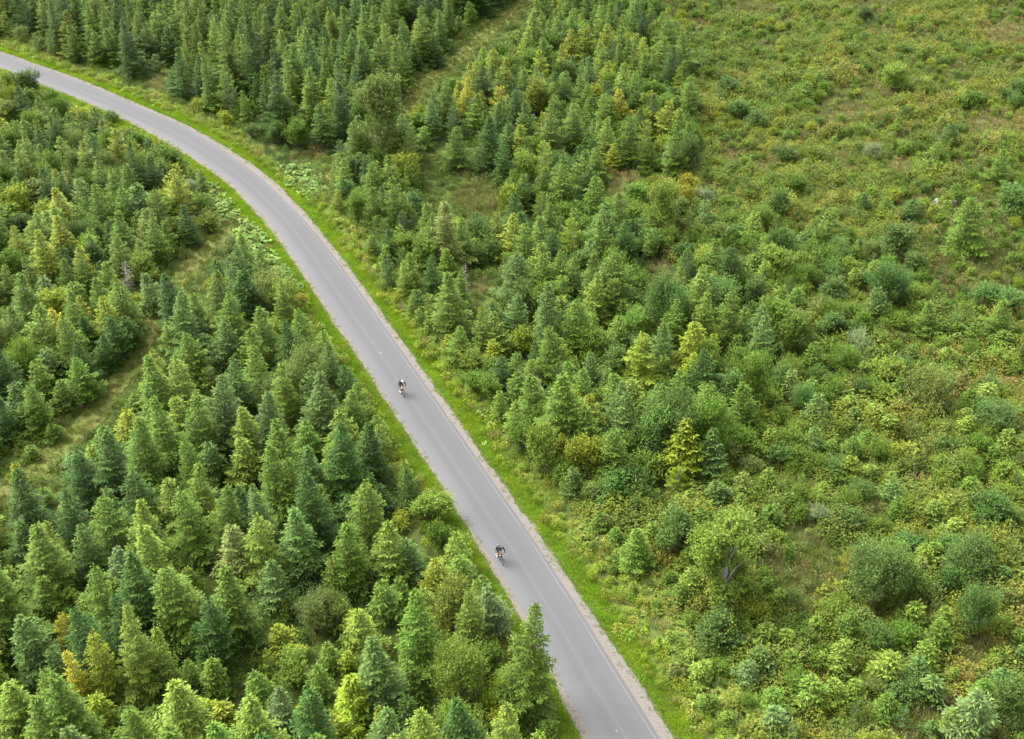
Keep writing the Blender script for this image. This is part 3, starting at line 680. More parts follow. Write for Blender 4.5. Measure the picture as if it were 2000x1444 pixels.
#@@TREES
# ------------------------------------------------------------------ trees and shrubs, one thing each
# each entry: x_top, y_top, y_lowest, width, kind, colour in a cropped tile (tile origin ox, oy; 0.35 photo px per unit)
TILES = [
(0, 0, """110 170 260 110 W g;210 225 300 120 B d;60 20 130 150 B d;200 40 150 160 B y;350 60 330 120 S o;370 240 330 70 S d;520 170 380 110 S m;590 150 380 110 S m;690 110 440 140 S d;650 0 200 130 S d;
780 300 400 80 S s;860 290 420 110 K g;860 40 330 170 S m;930 130 360 120 S d;900 10 180 120 S y;1090 280 540 120 S d;950 400 540 100 S d;1170 330 560 110 S m;1240 100 560 150 S l;1290 290 570 110 S d;
1400 90 590 160 F d;1490 450 680 110 K L;1590 480 600 80 S L;1560 30 330 160 S m;1620 250 560 130 S m;1730 350 560 130 B m;1700 90 330 130 S m;1800 560 740 140 K L;1900 440 600 140 K L;1830 30 300 120 S y;
1920 200 420 140 S d;1700 590 690 90 B b;1400 700 790 110 B d;1540 690 830 110 B d;1100 560 640 90 B y;1260 640 710 80 B y;1370 560 690 110 B m;1650 690 860 130 B m;
140 420 580 150 B d;40 420 560 120 B y;290 510 600 110 B m;440 620 760 160 B y;520 600 780 110 S d;610 630 700 90 B d;380 590 700 110 W g;80 700 800 150 B m;200 640 760 130 B y;650 750 900 150 S d;510 740 880 120 S d;
820 770 920 110 S d;930 830 1020 150 B m;830 880 1120 140 S d;1040 1020 1130 110 W w;760 1020 1310 190 F b;430 860 1010 150 W g;100 820 1110 130 S l;30 740 940 130 B m;280 880 1060 130 B m;600 880 1040 130 W g;
560 980 1080 100 B L;330 1070 1330 180 S l;440 980 1190 150 S d;240 1100 1260 110 S m;600 1080 1200 130 B m;650 1190 1520 200 S m;180 1230 1420 120 S y;60 1130 1300 120 S l;900 1080 1200 150 B y;1000 1260 1350 150 W g;1160 1200 1320 150 B o"""),
(650, 0, """80 60 200 110 S d;140 130 330 120 S y;290 60 250 150 S m;220 210 360 110 S m;290 200 370 120 S d;370 130 250 120 S y;470 110 300 110 S y;560 10 190 130 S d;640 30 200 140 S m;700 130 210 100 S m;
450 230 400 90 S d;560 190 380 110 S d;760 20 180 120 S m;840 120 350 120 S l;930 -40 90 130 S d;240 360 980 300 A g;30 440 640 120 K y;600 450 640 90 F d;550 560 800 110 S b;740 430 690 120 S Y;1010 240 430 130 K y;
940 480 720 160 K Y;900 570 860 90 F d;870 640 1000 180 F d;700 700 970 160 S m;1130 40 340 140 S l;1250 100 280 130 S m;1130 480 700 140 B o;1270 330 480 150 S y;1400 290 470 150 S m;1490 100 290 130 K L;
1540 330 560 180 S y;1600 490 720 130 S Y;1420 470 690 150 S m;1340 560 760 180 S b;1290 560 700 120 S m;1770 500 680 150 S y;1880 240 540 110 S d;1900 480 660 110 S d;1180 780 1060 170 K L;1050 700 940 120 S y;
950 780 1060 120 S d;1000 930 1120 90 S m;1080 960 1150 110 S d;1270 830 1060 170 S d;1430 720 900 120 S m;1480 820 1050 170 S m;1370 640 850 170 S b;1890 790 980 160 S s;630 860 980 60 K y;420 740 1000 170 K y;
320 900 1060 110 S y;800 1170 1280 90 S d;440 1060 1260 120 S d;610 1110 1530 200 S g;330 1030 1330 130 S m;220 1040 1300 120 S m;130 1090 1260 110 B m;60 1000 1160 120 S d;180 880 1080 140 S d;
1340 1210 1480 200 K L;1020 1060 1310 130 S d;1220 1110 1330 120 S m;1160 1200 1380 130 S m;1380 1090 1190 100 S d;1700 1040 1200 180 B m;1850 1060 1350 150 B l;1980 1060 1200 110 B Y;1690 1220 1400 130 S d;1520 1190 1330 150 B m"""),
(1300, 0, """340 470 570 190 B d;410 580 700 140 B b;510 640 770 170 B b;150 700 850 120 B m;310 340 430 80 K l;1120 50 170 190 B d;1330 280 360 120 B d;1290 390 560 140 B l;1990 480 610 120 B b;1590 730 860 150 S d;
1160 830 930 110 W w;670 840 960 130 B d;1290 550 630 80 K l;1700 590 640 160 B m;210 1080 1200 110 W w;130 1050 1130 200 B Y;640 1110 1270 120 B b;740 1010 1130 150 B m;740 1210 1280 60 S d;890 1200 1300 110 S d;
1100 1160 1240 130 S d;1240 1130 1260 130 S m;1380 1180 1300 150 S d;1610 1090 1150 90 S m;1850 920 1110 230 S m;1720 1110 1500 320 S m;1950 1090 1280 180 B b;680 1290 1440 110 S b;1310 1300 1500 170 B b;1080 1350 1450 90 S b"""),
(0, 450, """440 100 330 110 S Y;680 170 370 110 D T;560 180 350 130 S d;440 180 330 120 S m;350 100 330 110 S d;240 270 460 150 S s;110 340 540 200 S b;300 460 680 130 S Y;190 530 700 100 S l;80 540 620 110 S m;
420 330 500 180 S m;640 340 530 130 S l;830 230 480 130 S b;760 370 440 80 B y;600 470 740 160 S d;460 490 700 160 S d;570 560 790 140 S d;690 470 680 150 S d;120 620 800 170 S l;240 650 880 160 S b;420 680 950 170 S m;
80 820 1080 190 S b;330 800 1000 130 S m;230 900 1180 180 S m;130 1060 1290 200 S m;30 1130 1400 130 S y;40 1290 1400 90 B L;
1190 90 280 110 S d;1300 60 200 140 W g;1360 210 500 200 F d;1210 260 390 150 B y;1500 260 460 200 W g;1560 300 500 180 W l;1680 370 430 90 B Y;1670 530 660 130 S b;1790 570 730 140 S m;1500 510 620 130 B y;980 300 480 90 S m;
1080 330 560 150 S m;1100 470 640 110 S d;930 490 700 130 S m;1030 540 850 210 S m;1220 470 780 170 S b;1400 530 830 220 S m;830 560 820 110 S y;860 730 880 150 S y;1160 750 900 160 K l;1050 880 960 100 K y;
1700 700 1000 250 W g;1520 830 1030 220 W g;1280 790 900 100 W g;1240 880 1110 140 S s;940 900 1200 180 S l;1100 940 1180 160 S l;690 960 1180 170 S y;750 880 1000 120 S m;560 1060 1200 110 S m;730 1100 1340 170 S b;
850 1000 1180 120 S m;380 1180 1350 200 S s;500 1160 1320 110 S l;1440 1100 1180 130 W g;1700 1040 1350 300 S m;1170 1150 1429 170 S b;940 1210 1400 150 S m;1320 1130 1429 180 S l;1540 1190 1400 170 S m;1750 1250 1429 170 S b;1980 880 1150 150 S m;680 1350 1450 120 B L"""),
(650, 450, """300 130 330 90 S d;220 20 160 110 S m;640 100 330 190 S m;660 240 640 240 S m;740 170 360 60 D T;470 320 440 90 S b;540 370 480 110 K l;1060 150 370 160 S d;1230 0 260 160 S d;1190 290 710 170 S b;
1270 250 470 160 S m;1380 430 550 90 S Y;1240 550 700 110 B l;830 430 700 110 S l;920 450 720 150 S l;900 600 780 160 S y;1030 670 830 110 S m;1510 200 340 130 B b;1870 330 660 230 W b;1690 610 790 160 W b;1480 600 720 150 B y;
1560 690 880 170 B b;1650 870 1020 150 B l;1520 790 900 110 B l;1720 770 850 70 B L;1290 780 1290 320 S m;1120 840 970 120 W w;1160 1130 1370 110 B l;1060 1100 1270 150 B m;1830 880 1060 120 S b;1550 1180 1380 170 B b;
1800 1060 1350 200 B b;1650 1180 1360 130 B m;1920 1350 1530 170 K L;880 830 990 130 B m"""),
(1300, 450, """40 350 600 190 B b;290 330 540 260 W b;640 40 240 130 B b;620 140 330 180 B l;510 300 480 120 B b;150 550 650 90 K y;620 430 640 170 B m;730 520 750 190 B m;920 480 640 150 B b;1090 580 720 130 W w;860 390 500 120 W g;
960 300 400 150 W g;1040 430 550 150 B m;1240 230 480 220 W b;1390 150 300 130 B b;1090 60 150 80 S b;1480 400 640 200 S m;1860 520 680 280 S m;1930 330 480 180 B b;1790 300 420 150 B b;1570 670 760 110 S s;1340 470 530 110 B m;
1250 750 900 200 B l;1490 820 1060 250 W g;850 770 880 110 B b;770 880 1050 140 W b;640 770 930 160 B d;500 760 1060 150 B m;370 850 1050 200 B b;160 740 940 230 S L;90 990 1350 260 W b;240 1030 1350 130 B m;
1180 980 1120 150 S l;1250 1070 1180 150 S l;1380 1100 1200 130 W g;1540 1200 1270 120 S b;1680 990 1120 130 S l;1850 980 1190 260 W b;1800 840 960 200 B b;830 1120 1300 200 S b;930 1180 1300 110 S m;1060 1150 1330 150 S m;
1200 1190 1330 120 B m;1290 1190 1290 100 S y;1040 1270 1429 110 S y;980 1310 1450 200 B b;1140 1340 1429 110 S l;1870 680 800 200 B l"""),
(0, 944, """120 200 470 170 S b;40 460 650 130 S l;270 200 520 150 S l;420 230 560 180 S b;550 160 380 170 S l;240 20 150 150 S m;350 80 250 130 S y;600 0 250 130 S b;770 130 560 230 S l;740 0 180 150 S l;880 0 250 130 S m;1030 50 480 220 S m;
1180 0 180 120 S b;1290 130 250 130 S m;1210 150 360 90 S Y;1300 260 620 240 S g;1450 0 430 160 S b;1650 180 640 280 S b;1780 20 300 150 S m;1930 230 550 170 S m;1850 430 680 130 S l;640 380 660 240 S s;230 540 820 200 S m;
390 620 760 120 S l;630 570 700 150 S l;950 520 780 200 S l;1050 490 640 150 S l;1100 400 520 110 S b;1270 520 980 320 S m;1140 650 900 150 S g;1520 450 750 190 S b;1600 660 780 100 S l;350 760 960 160 K Y;390 960 1280 130 S Y;
120 780 1150 230 S b;280 950 1200 150 S b;520 850 1280 190 S y;690 690 1250 220 S l;500 700 830 180 S l;860 840 1200 160 S l;870 1050 1250 160 S m;60 1150 1500 280 S l;1050 1000 1200 120 S m;1190 1010 1250 210 F m;
1420 1080 1300 160 S m;1560 820 960 140 S y;1500 970 1110 110 K L;1640 930 1050 130 S y;1630 1000 1200 170 B l;1770 1040 1290 170 S m;1830 910 1100 130 S m;1940 950 1090 110 S m;1960 720 920 120 S y;1750 670 900 200 W g;
1860 660 850 160 W g;1550 1170 1429 190 S s;1690 1270 1429 140 S y;1950 1100 1400 170 S L;1120 1220 1400 150 S L;1250 1260 1429 170 S y;1000 1290 1429 130 S L;860 1270 1429 150 S m;870 1350 1500 150 S l;1420 1320 1480 140 S L;
1860 1310 1480 130 S y;1120 1370 1480 160 B y;560 1260 1480 300 S y;700 1330 1429 140 B b"""),
(650, 944, """100 60 260 150 S b;270 0 200 150 S d;540 80 260 200 B l;380 200 280 130 B y;80 260 670 220 S m;300 220 560 200 S l;430 330 560 170 S b;560 430 650 160 S y;590 250 400 140 B m;700 330 430 120 B l;720 400 640 170 S m;
290 560 820 190 S m;380 540 720 120 S m;510 600 800 180 S l;660 600 900 220 B o;870 580 890 200 S s;1090 710 1330 300 S m;40 680 850 120 S l;160 720 1000 190 S l;80 960 1120 110 S L;230 1000 1200 150 W g;420 1020 1230 180 S m;
680 970 1300 280 W l;720 1290 1500 300 W l;100 1110 1429 210 S L;270 1270 1480 160 S y;430 1220 1480 190 S d;860 930 1120 150 B m;930 1150 1300 130 B L;960 1280 1429 150 B y;1200 1330 1450 120 S m;
1690 250 520 200 S m;1790 220 380 150 S m;1980 260 420 160 B b;1520 100 200 140 B b"""),
(1300, 944, """380 130 780 500 A l;50 200 450 180 B b;570 150 230 140 B b;850 150 250 120 W w;1050 170 310 170 B b;1110 40 160 200 W b;1290 100 260 170 S m;1500 130 250 150 S l;1030 380 540 70 K Y;1340 300 420 150 B b;1200 440 790 300 W b;
1300 430 700 250 B m;1620 250 370 150 S l;1720 380 620 260 W b;1860 100 300 220 B b;1590 520 690 160 B b;1460 330 400 120 B m;1560 720 910 170 S l;1740 650 920 210 W b;1630 890 950 80 S L;640 620 720 120 S l;850 770 900 140 S l;
680 840 970 150 S l;480 690 800 200 B y;560 800 950 170 S m;300 760 960 240 B d;470 980 1160 200 S s;530 920 1080 150 S b;600 1140 1290 140 S m;1000 890 1100 180 S l;1200 830 1000 160 B b;1260 980 1180 200 S l;700 970 1090 160 S m;
950 1110 1250 160 S l;1060 1120 1230 130 S l;620 1260 1429 170 S s;1500 1130 1290 190 S b;1340 1150 1280 230 B b;1170 1110 1200 130 W g;1730 1190 1500 260 S s;1620 1290 1450 140 S l;1940 1170 1400 180 B d;1860 1000 1080 120 B m;720 640 740 120 W g"""),
]
KEY = dict(S='spruce', F='fir', B='shrub', W='willow', K='beech', A='airy', D='dead')
trees = []   # X, Y, h, r, kind, colour, px, ytop, ybase, traced
def trace(xt, yt, yl, wd, kind, col):
    base = yl-.30*wd+.06*(yl-yt)
    if base < yt+8: base = yt+8
    bx = 1000+(xt-1000)*(NADIR_Y-base)/(NADIR_Y-yt)
    X, Y = ground(bx, base)
    v = (yt-722)/F
    K = Y*(SP+v*CP)/(CP-v*SP); h = HC-K
    s = F/(Y*CP+(HC-h/2)*SP)
    r = wd/2/s
    if kind in 'BW': r *= 1.2; h = max(h*1.25, r*1.0)
    elif kind in 'SFK': h = max(h, r*1.9)
    trees.append([X, Y, h, r, kind, col, bx, yt, base, True])
for ox, oy, txt in TILES:
    for e_ in txt.replace('\n', '').split(';'):
        a = e_.split()
        x, yt, yl, wd = [float(q)*.35 for q in a[:4]]
        trace(ox+x, oy+yt, oy+yl, wd, a[4], a[5])
print('TRACED', len(trees))
# fill the stands between the traced ones
ROADBAND = [(0, 85), (150, 140), (260, 180), (400, 245), (560, 340), (660, 445), (740, 560), (900, 780), (1010, 900), (1130, 1060), (1240, 1210), (1370, 1444), (1110, 1460), (1010, 1200), (900, 1040), (770, 850), (620, 600), (520, 450), (430, 345), (290, 262), (150, 205), (0, 150)]
TRK1 = [(-20, 990), (60, 880), (150, 800), (230, 715), (300, 640), (285, 700), (230, 770), (160, 850), (60, 930), (-20, 1010)]
TRK1B = [(330, 560), (345, 520), (400, 465), (440, 455), (420, 500), (370, 560)]
TRK2 = [(785, 220), (800, 165), (900, 85), (990, 20), (1040, 5), (1030, 40), (950, 90), (880, 145), (810, 215)]
GAPS = [(900, 345, 85, 70), (300, 150, 50, 30), (770, 1245, 30, 18), (1215, 355, 60, 20), (1290, 530, 40, 25), (940, 550, 30, 40), (620, 330, 35, 30), (1240, 1300, 60, 120), (1573, 1170, 50, 50), (1895, 1290, 50, 30), (1610, 1100, 50, 60)]
ZONES = [  # polygon, min spacing (m), height range, radius/height, kinds, colours
 ('top', [(-230, -40), (1010, -40), (960, 60), (880, 80), (790, 165), (720, 260), (640, 330), (520, 270), (380, 200), (200, 130), (-230, 60)], 2.9, (5.5, 9.0), .19, 'SSSSSSSSSK', 'ddmmmlmlb'),
 ('leftbelow', [(-230, 140), (0, 150), (260, 262), (400, 350), (400, 440), (300, 600), (230, 700), (60, 860), (-230, 950)], 2.5, (3.4, 6.4), .24, 'SSSSSSSBSW', 'ddmmmlmyg'),
 ('bottomleft', [(-230, 1030), (60, 940), (240, 780), (330, 590), (430, 500), (560, 560), (640, 700), (760, 880), (860, 1000), (1000, 1200), (1080, 1420), (1090, 1600), (-230, 1600)], 3.0, (5.4, 8.0), .22, 'SSSSSSSSSS', 'ddmmmmlbl'),
 ('central', [(790, 230), (1000, 40), (1100, -40), (1240, -40), (1340, 130), (1345, 340), (1180, 400), (1400, 560), (1500, 700), (1400, 960), (1200, 960), (1050, 900), (860, 690), (720, 500), (640, 380), (700, 260)], 2.5, (3.0, 6.4), .25, 'SSSSSSBBSK', 'dmmmmlby'),
 ('thicket', [(1130, 420), (1350, 420), (1720, 500), (1760, 640), (1560, 900), (1380, 980), (1130, 990), (1000, 800)], 2.1, (2.0, 4.0), .34, 'BBBWBWSBKS', 'bmlmmgmlb'),
 ('low_right', [(1500, 640), (2230, 560), (2230, 1600), (1420, 1600), (1180, 1180), (1100, 1000), (1380, 980)], 1.95, (1.3, 2.7), .38, 'SBSBWBSSKK', 'bmllmgmmml'),
 ('topclear', [(1240, -40), (2230, -60), (2230, 560), (1500, 640), (1345, 400), (1345, 130)], 1.9, (.9, 2.4), .5, 'BBBWBKBKS', 'mlmlmybmo'),
]
rng = np.random.default_rng(17)
TX = [t[0] for t in trees]; TY = [t[1] for t in trees]; TR = [t[3] for t in trees]
def protected(x, y):
    return inpoly([x], [y], ROADBAND)[0] or inpoly([x], [y], TRK1)[0] or inpoly([x], [y], TRK1B)[0] or inpoly([x], [y], TRK2)[0] or any(((x-a)/c)**2+((y-b_)/d)**2 < 1 for a, b_, c, d in GAPS)
for zname, poly, sp, hr, rh, kinds, cols in ZONES:
    gp = np.array([ground(*p) for p in poly]); x0, y0 = gp.min(0); x1, y1 = gp.max(0)
    y1 = min(y1, 250)
    ntry = int((x1-x0)*(y1-y0)/sp**2*5)
    cand = np.stack([rng.uniform(x0, x1, ntry), rng.uniform(y0, y1, ntry)], 1)
    cx, cy, cs = vproject(np.c_[cand, np.zeros(ntry)])
    ok = inpoly(cx, cy, poly) & (cx > -230) & (cx < 2230) & (track_dist(cand[:, 0], cand[:, 1]) > .7)
    rd_, ri_ = road_dist(cand[:, 0], cand[:, 1]); ok &= np.abs(rd_) > 4.6
    for i in np.nonzero(ok)[0]:
        Xc, Yc = cand[i]; fr = rng.uniform()
        if zname in ('topclear', 'low_right') and vnoise([Xc], [Yc], 7, 51)[0] < (.30 if zname == 'topclear' else .16): continue
        if zname == 'topclear': fr = fr*vnoise([Xc], [Yc], 7, 51)[0]*1.5
        h = hr[0]+(hr[1]-hr[0])*fr
        dr = abs(rd_[i])
        if dr < 9: h *= .45+.55*(dr-4.6)/4.4
        if cy[i] > 1500: h *= .9
        kd = kinds[rng.integers(len(kinds))]; r = h*rh*rng.uniform(.85, 1.2)
        if kd in 'BW': h *= .75; r = min(1.6, h*.58)
        if kd == 'K': h *= .8; r = h*.33
        A = (np.array(TX)-Xc)**2+(np.array(TY)-Yc)**2
        if (A < (sp*.5+.42*np.array(TR))**2).any(): continue
        if dr < 3.4+r*1.1: continue
        tx, ty, _s = project(Xc, Yc, h)
        bad = False
        for f in (0, .35, .7, 1.0):
            qx, qy, qs = project(Xc, Yc, h*f)
            if protected(qx, qy) or protected(qx-r*qs*(1-f)*.8, qy) or protected(qx+r*qs*(1-f)*.8, qy): bad = True; break
        if bad: continue
        col = cols[rng.integers(len(cols))]
        
        trees.append([Xc, Yc, h, r, kd, col, cx[i], ty, cy[i], False]); TX.append(Xc); TY.append(Yc); TR.append(r)
print('TREES', len(trees))
for t in trees:
    if not t[9]: continue
    for _ in range(5):
        hit = False
        for f in (.15, .5, .8, 1.0):
            qx, qy, qs = project(t[0], t[1], t[2]*f)
            for dx in (-.6, 0, .6):
                x_ = qx+dx*t[3]*qs*(1-f)
                if any(inpoly([x_], [qy], pl)[0] for pl in (TRK1, TRK1B, TRK2)): hit = True
        if not hit: break
        t[2] *= .84; t[3] *= .88; t[7] = project(t[0], t[1], t[2])[1]
# words for the labels
COLW = dict(m='mid green', d='dark green', l='light green', b='bluish green', s='silvery blue-green', g='greyish green', o='olive green', y='yellowish green', Y='golden yellow', L='bright lime green', T='straw coloured', w='pale silvery')
KINDW = dict(S=('spruce', 'spruce'), F=('fir', 'fir'), B=('bush', 'shrub'), W=('willow bush', 'willow'), K=('young beech', 'beech'), A=('loose-crowned tree', 'tree'), D=('dead spruce', 'dead tree'))
NAMES = dict(S='spruce_tree', F='fir_tree', B='leafy_shrub', W='willow_shrub', K='beech_tree', A='broadleaf_tree', D='dead_tree')
GROUPS = dict(S='spruces growing in the stands and clearing', F='dense dark firs among the spruces', B='leafy shrubs', W='grey-green willow bushes', K='young beeches', A='tall loose-crowned trees', D='dead spruces')
ANCH = [(40, 50, 'in the top left corner'), (230, 90, 'above the road at upper left'), (420, 120, 'above the road bend'), (560, 150, 'in the stand above the road bend'), (620, 280, 'on the bank above the road bend'),
 (700, 80, 'left of the upper dirt track'), (870, 50, 'beside the upper dirt track'), (1040, 90, 'right of the upper dirt track'), (1180, 40, 'at the clearing edge at top centre'), (770, 230, 'at the lower end of the upper track'),
 (940, 230, 'near the twin dark firs'), (1110, 170, 'in the upper central stand'), (1250, 160, 'at the clearing edge'), (1120, 320, 'in the middle of the central stand'), (700, 380, 'beside the right verge of the bend'),
 (800, 440, 'in the stand right of the bend'), (930, 450, 'below the small grassy gap'), (1060, 480, 'in the centre of the central stand'), (1230, 440, 'below the forest edge at centre right'), (1400, 200, 'in the upper clearing near the forest'),
 (1500, 60, 'at the top of the clearing'), (1700, 120, 'in the upper right clearing'), (1930, 130, 'in the top right corner'), (1600, 300, 'near the pale dry grass patch'), (1850, 330, 'above the white stumps'), (1420, 390, 'left of the upper clearing middle'),
 (1650, 450, 'in the middle of the clearing'), (1880, 470, 'below the white stumps'), (40, 250, 'left of the bend by the left border'), (170, 260, 'under the road at upper left'), (300, 330, 'inside the road bend'), (100, 420, 'in the upper left stand'),
 (270, 460, 'above the end of the left track'), (40, 560, 'by the left border above the left track'), (170, 620, 'in the stand above the left track'), (60, 760, 'left of the left track'), (160, 730, 'at the edge of the left track'),
 (430, 540, 'where the left track meets the bank'), (540, 560, 'on the bank inside the bend'), (330, 660, 'right of the left track'), (460, 680, 'in the stand below the bend'), (600, 720, 'left of the white-helmeted cyclist'), (250, 830, 'below the left track'),
 (420, 850, 'in the middle of the lower left stand'), (580, 880, 'between the left track and the cyclists'), (720, 880, 'at the left verge between the cyclists'), (60, 1000, 'by the left border below the left track'), (200, 1050, 'in the lower left stand'),
 (360, 1030, 'in the lower left stand near the orange-topped spruce'), (540, 1060, 'in the centre of the lower left stand'), (700, 1060, 'left of the black-clad cyclist'), (850, 1060, 'at the verge beside the black-clad cyclist'),
 (60, 1250, 'by the left border near the golden tree'), (220, 1240, 'right of the golden tree'), (420, 1220, 'in the large spruces at bottom left'), (600, 1250, 'at bottom left centre'), (760, 1220, 'near the gap with yellow leaves'), (920, 1180, 'at the verge below the black-clad cyclist'),
 (60, 1400, 'in the bottom left corner'), (280, 1400, 'on the bottom edge at left'), (480, 1400, 'on the bottom edge left of centre'), (700, 1380, 'on the bottom edge among lime spruces'), (880, 1380, 'by the pale willow at the bottom'), (1050, 1380, 'at the left road edge at the bottom'),
 (860, 640, 'beside the right verge above the cyclists'), (970, 620, 'behind the right verge above the cyclists'), (1080, 620, 'right of the road at photo centre'), (1240, 640, 'in the shrubs right of centre'), (1380, 580, 'in the bluish thicket'), (1500, 620, 'in the right thicket'),
 (960, 780, 'behind the verge right of the white-helmeted cyclist'), (1110, 800, 'around the large central spruce'), (1230, 800, 'right of the large central spruce'), (1360, 820, 'near the lime larch-like spruce'), (1500, 790, 'in the willow thicket'), (1620, 640, 'left of the silvery round willow'),
 (1720, 600, 'by the silvery round willow'), (1850, 620, 'at the right side above middle'), (1970, 660, 'by the right border at middle height'), (1680, 830, 'in the right clearing at middle height'), (1850, 820, 'at the right side at middle height'), (1960, 860, 'by the right border below middle'),
 (1100, 960, 'beyond the verge right of the black-clad cyclist'), (1240, 940, 'above the fern slope'), (1340, 960, 'beside the yellow bush'), (1240, 1090, 'on the fern slope'), (1430, 1080, 'around the tall loose-crowned tree'), (1600, 1000, 'above the grassy patch at right'),
 (1740, 1010, 'in the lower right clearing'), (1900, 1000, 'by the right border at lower right'), (1650, 1120, 'by the golden sapling'), (1760, 1180, 'around the large round willow'), (1920, 1150, 'right of the large round willow'), (1420, 1250, 'below the tall loose-crowned tree'),
 (1560, 1270, 'in the lower right undergrowth'), (1700, 1280, 'near the bare brown patch'), (1850, 1230, 'above the bare brown patch'), (1960, 1300, 'right of the bare brown patch'), (1320, 1380, 'at bottom right near the verge'), (1480, 1400, 'on the bottom edge right of the ferns'),
 (1680, 1400, 'on the bottom edge at right'), (1900, 1410, 'in the bottom right corner')]
AP = np.array([(a, b_) for a, b_, _ in ANCH], float)
SPECIAL = {}
def hword(h, kd):
    if kd in 'BW': return 'large' if h > 2.6 else ('small' if h < 1.4 else 'medium-sized')
    return 'tall' if h > 6.2 else ('small' if h < 3.2 else 'medium-height')
vis = []
for t in trees:
    mx_, my_ = t[6]*.4+(1000+(t[6]-1000)*(NADIR_Y-t[7])/(NADIR_Y-t[8]))*.6, .6*t[7]+.4*t[8]
    t += [mx_, my_]
# limit of individuals per kind: the 300 that show largest
size = {}
for i, t in enumerate(trees):
    inside = -30 < t[10] < 2030 and -30 < t[11] < 1474
    area = (t[8]-t[7]+t[3]*15)*(t[3]*30)*(1 if inside else .05)*(3 if t[9] else 1)
    size[i] = area
indiv = set()
for kd in 'SFBWKAD':
    ids = sorted([i for i, t in enumerate(trees) if t[4] == kd], key=lambda i: -size[i]); indiv |= set(ids[:300])
lab = {}
for i in indiv:
    t = trees[i]
    a = ANCH[int(np.argmin(np.hypot(AP[:, 0]-t[10], (AP[:, 1]-t[11])*1.1)))][2]
    key = (t[4], t[5], hword(t[2], t[4]), a)
    lab.setdefault(key, []).append(i)
ORD = {2: ['left one of two', 'right one of two'], 3: ['leftmost of three', 'middle one of three', 'rightmost of three']}
labels = {}
def base_label(key):
    kd, c, hw, a = key
    return hw, COLW[c], KINDW[kd][0], a
for key, ids in lab.items():
    hw, cw, kw, a = base_label(key)
    ids.sort(key=lambda i: trees[i][10])
    n_ = len(ids)
    for k_, i in enumerate(ids):
        s_ = '%s %s %s %s' % (hw, cw, kw, a)
        if n_ > 1:
            if n_ == 2: o_ = ORD[2][k_]
            elif n_ == 3: o_ = ORD[3][k_]
            else: o_ = {0: 'leftmost', n_-1: 'rightmost'}.get(k_, ['', 'second', 'third', 'fourth', 'fifth', 'sixth', 'seventh', 'eighth', 'ninth', 'tenth'][min(k_, 9)]+' from the left')
            s_ += ', '+o_
        labels[i] = ' '.join(s_.split()[:16])
stuff = {k_: [] for k_ in 'SFBWKAD'}
gz_ = gh([t[0] for t in trees], [t[1] for t in trees])
rng = np.random.default_rng(23)
for i, t in enumerate(trees):
    X_, Y_, h, r, kd, c = t[:6]
    pr = PROTO[KEY[kd]]
    ds = sorted(range(len(pr)), key=lambda j: abs(math.log(pr[j][0]/max(.4, h)))+.25*abs(math.log(pr[j][1]/max(.2, r))))
    cand = [j for j in ds[:3] if abs(math.log(pr[j][0]/max(.4, h))) < .42] or ds[:1]
    j = cand[rng.integers(len(cand))]
    H0, R0, crown, trunk = pr[j]
    sz = h/H0; sr = min(max(r*(1.42 if kd in 'SF' else 1.15)/R0, .65*sz), 1.45*sz)
    colr_ = np.array((.052, .088, .020) if (c == 'd' and kd in 'BWA') else PAL[c])*((1.4 if c == 'd' else 1.22) if kd in 'BWA' else 1.0)*rng.uniform(.88, 1.12)*rng.uniform(.95, 1.05, 3)
    if c == 'Y': colr_ = np.array((.22, .22, .02))*rng.uniform(.85, 1.15)
    rz = rng.uniform(0, 6.28); lean = rng.normal(0, .035, 2)
    if i not in indiv:
        stuff[kd].append(((X_, Y_, gz_[i]), (lean[0], lean[1], rz), (sr, sr, sz), j, colr_)); continue
    root = empty(NAMES[kd], (X_, Y_, float(gz_[i])), 0)
    root.rotation_euler = (lean[0], lean[1], rz); root.scale = (sr, sr, sz)
    co = mesh_obj('foliage' if kd in 'BW' else ('dead_branches' if kd == 'D' else 'crown'), crown, root); co.color = (*colr_, 1)
    mesh_obj('stems' if kd in 'BW' else 'trunk', trunk, root)
    tag(root, labels[i], KINDW[kd][1], GROUPS[kd])
for kd, L_ in stuff.items():
    if not L_: continue
    pr = PROTO[KEY[kd]]
    c2 = bpy.data.collections.new('more_'+KEY[kd])
    for j, (_, _, crown, trunk) in enumerate(pr):
        # crown and trunk joined in one instance mesh
        bm_ = bpy.data.meshes.new(KEY[kd])
        v1 = np.empty(len(crown.vertices)*3, np.float32); crown.vertices.foreach_get('co', v1); v2 = np.empty(len(trunk.vertices)*3, np.float32); trunk.vertices.foreach_get('co', v2)
        f1 = np.empty(len(crown.loops), np.int32); crown.loops.foreach_get('vertex_index', f1); f2 = np.empty(len(trunk.loops), np.int32); trunk.loops.foreach_get('vertex_index', f2)
        a1 = np.empty(len(crown.vertices), np.float32); crown.attributes['leafv'].data.foreach_get('value', a1)
        mj = quad_mesh(KEY[kd], np.concatenate([v1, v2]).reshape(-1, 3), np.concatenate([f1, f2+len(crown.vertices)]).reshape(-1, 4), [crown.materials[0], trunk.materials[0]],
                       np.r_[np.zeros(len(f1)//4, int), np.ones(len(f2)//4, int)], np.r_[a1, np.ones(len(trunk.vertices))])
        c2.objects.link(bpy.data.objects.new('%s_%02d' % (KEY[kd], j), mj))
    scatter_object(KEY[kd]+'_thicket', c2, [a[0] for a in L_], [a[1] for a in L_], [a[2] for a in L_], [a[3] for a in L_], np.array([a[4] for a in L_]),
                   'remaining %s merging into the dense green stands' % (KINDW[kd][0]+('es' if kd == 'B' else 's')), 'thicket')
    print('STUFF', kd, len(L_))
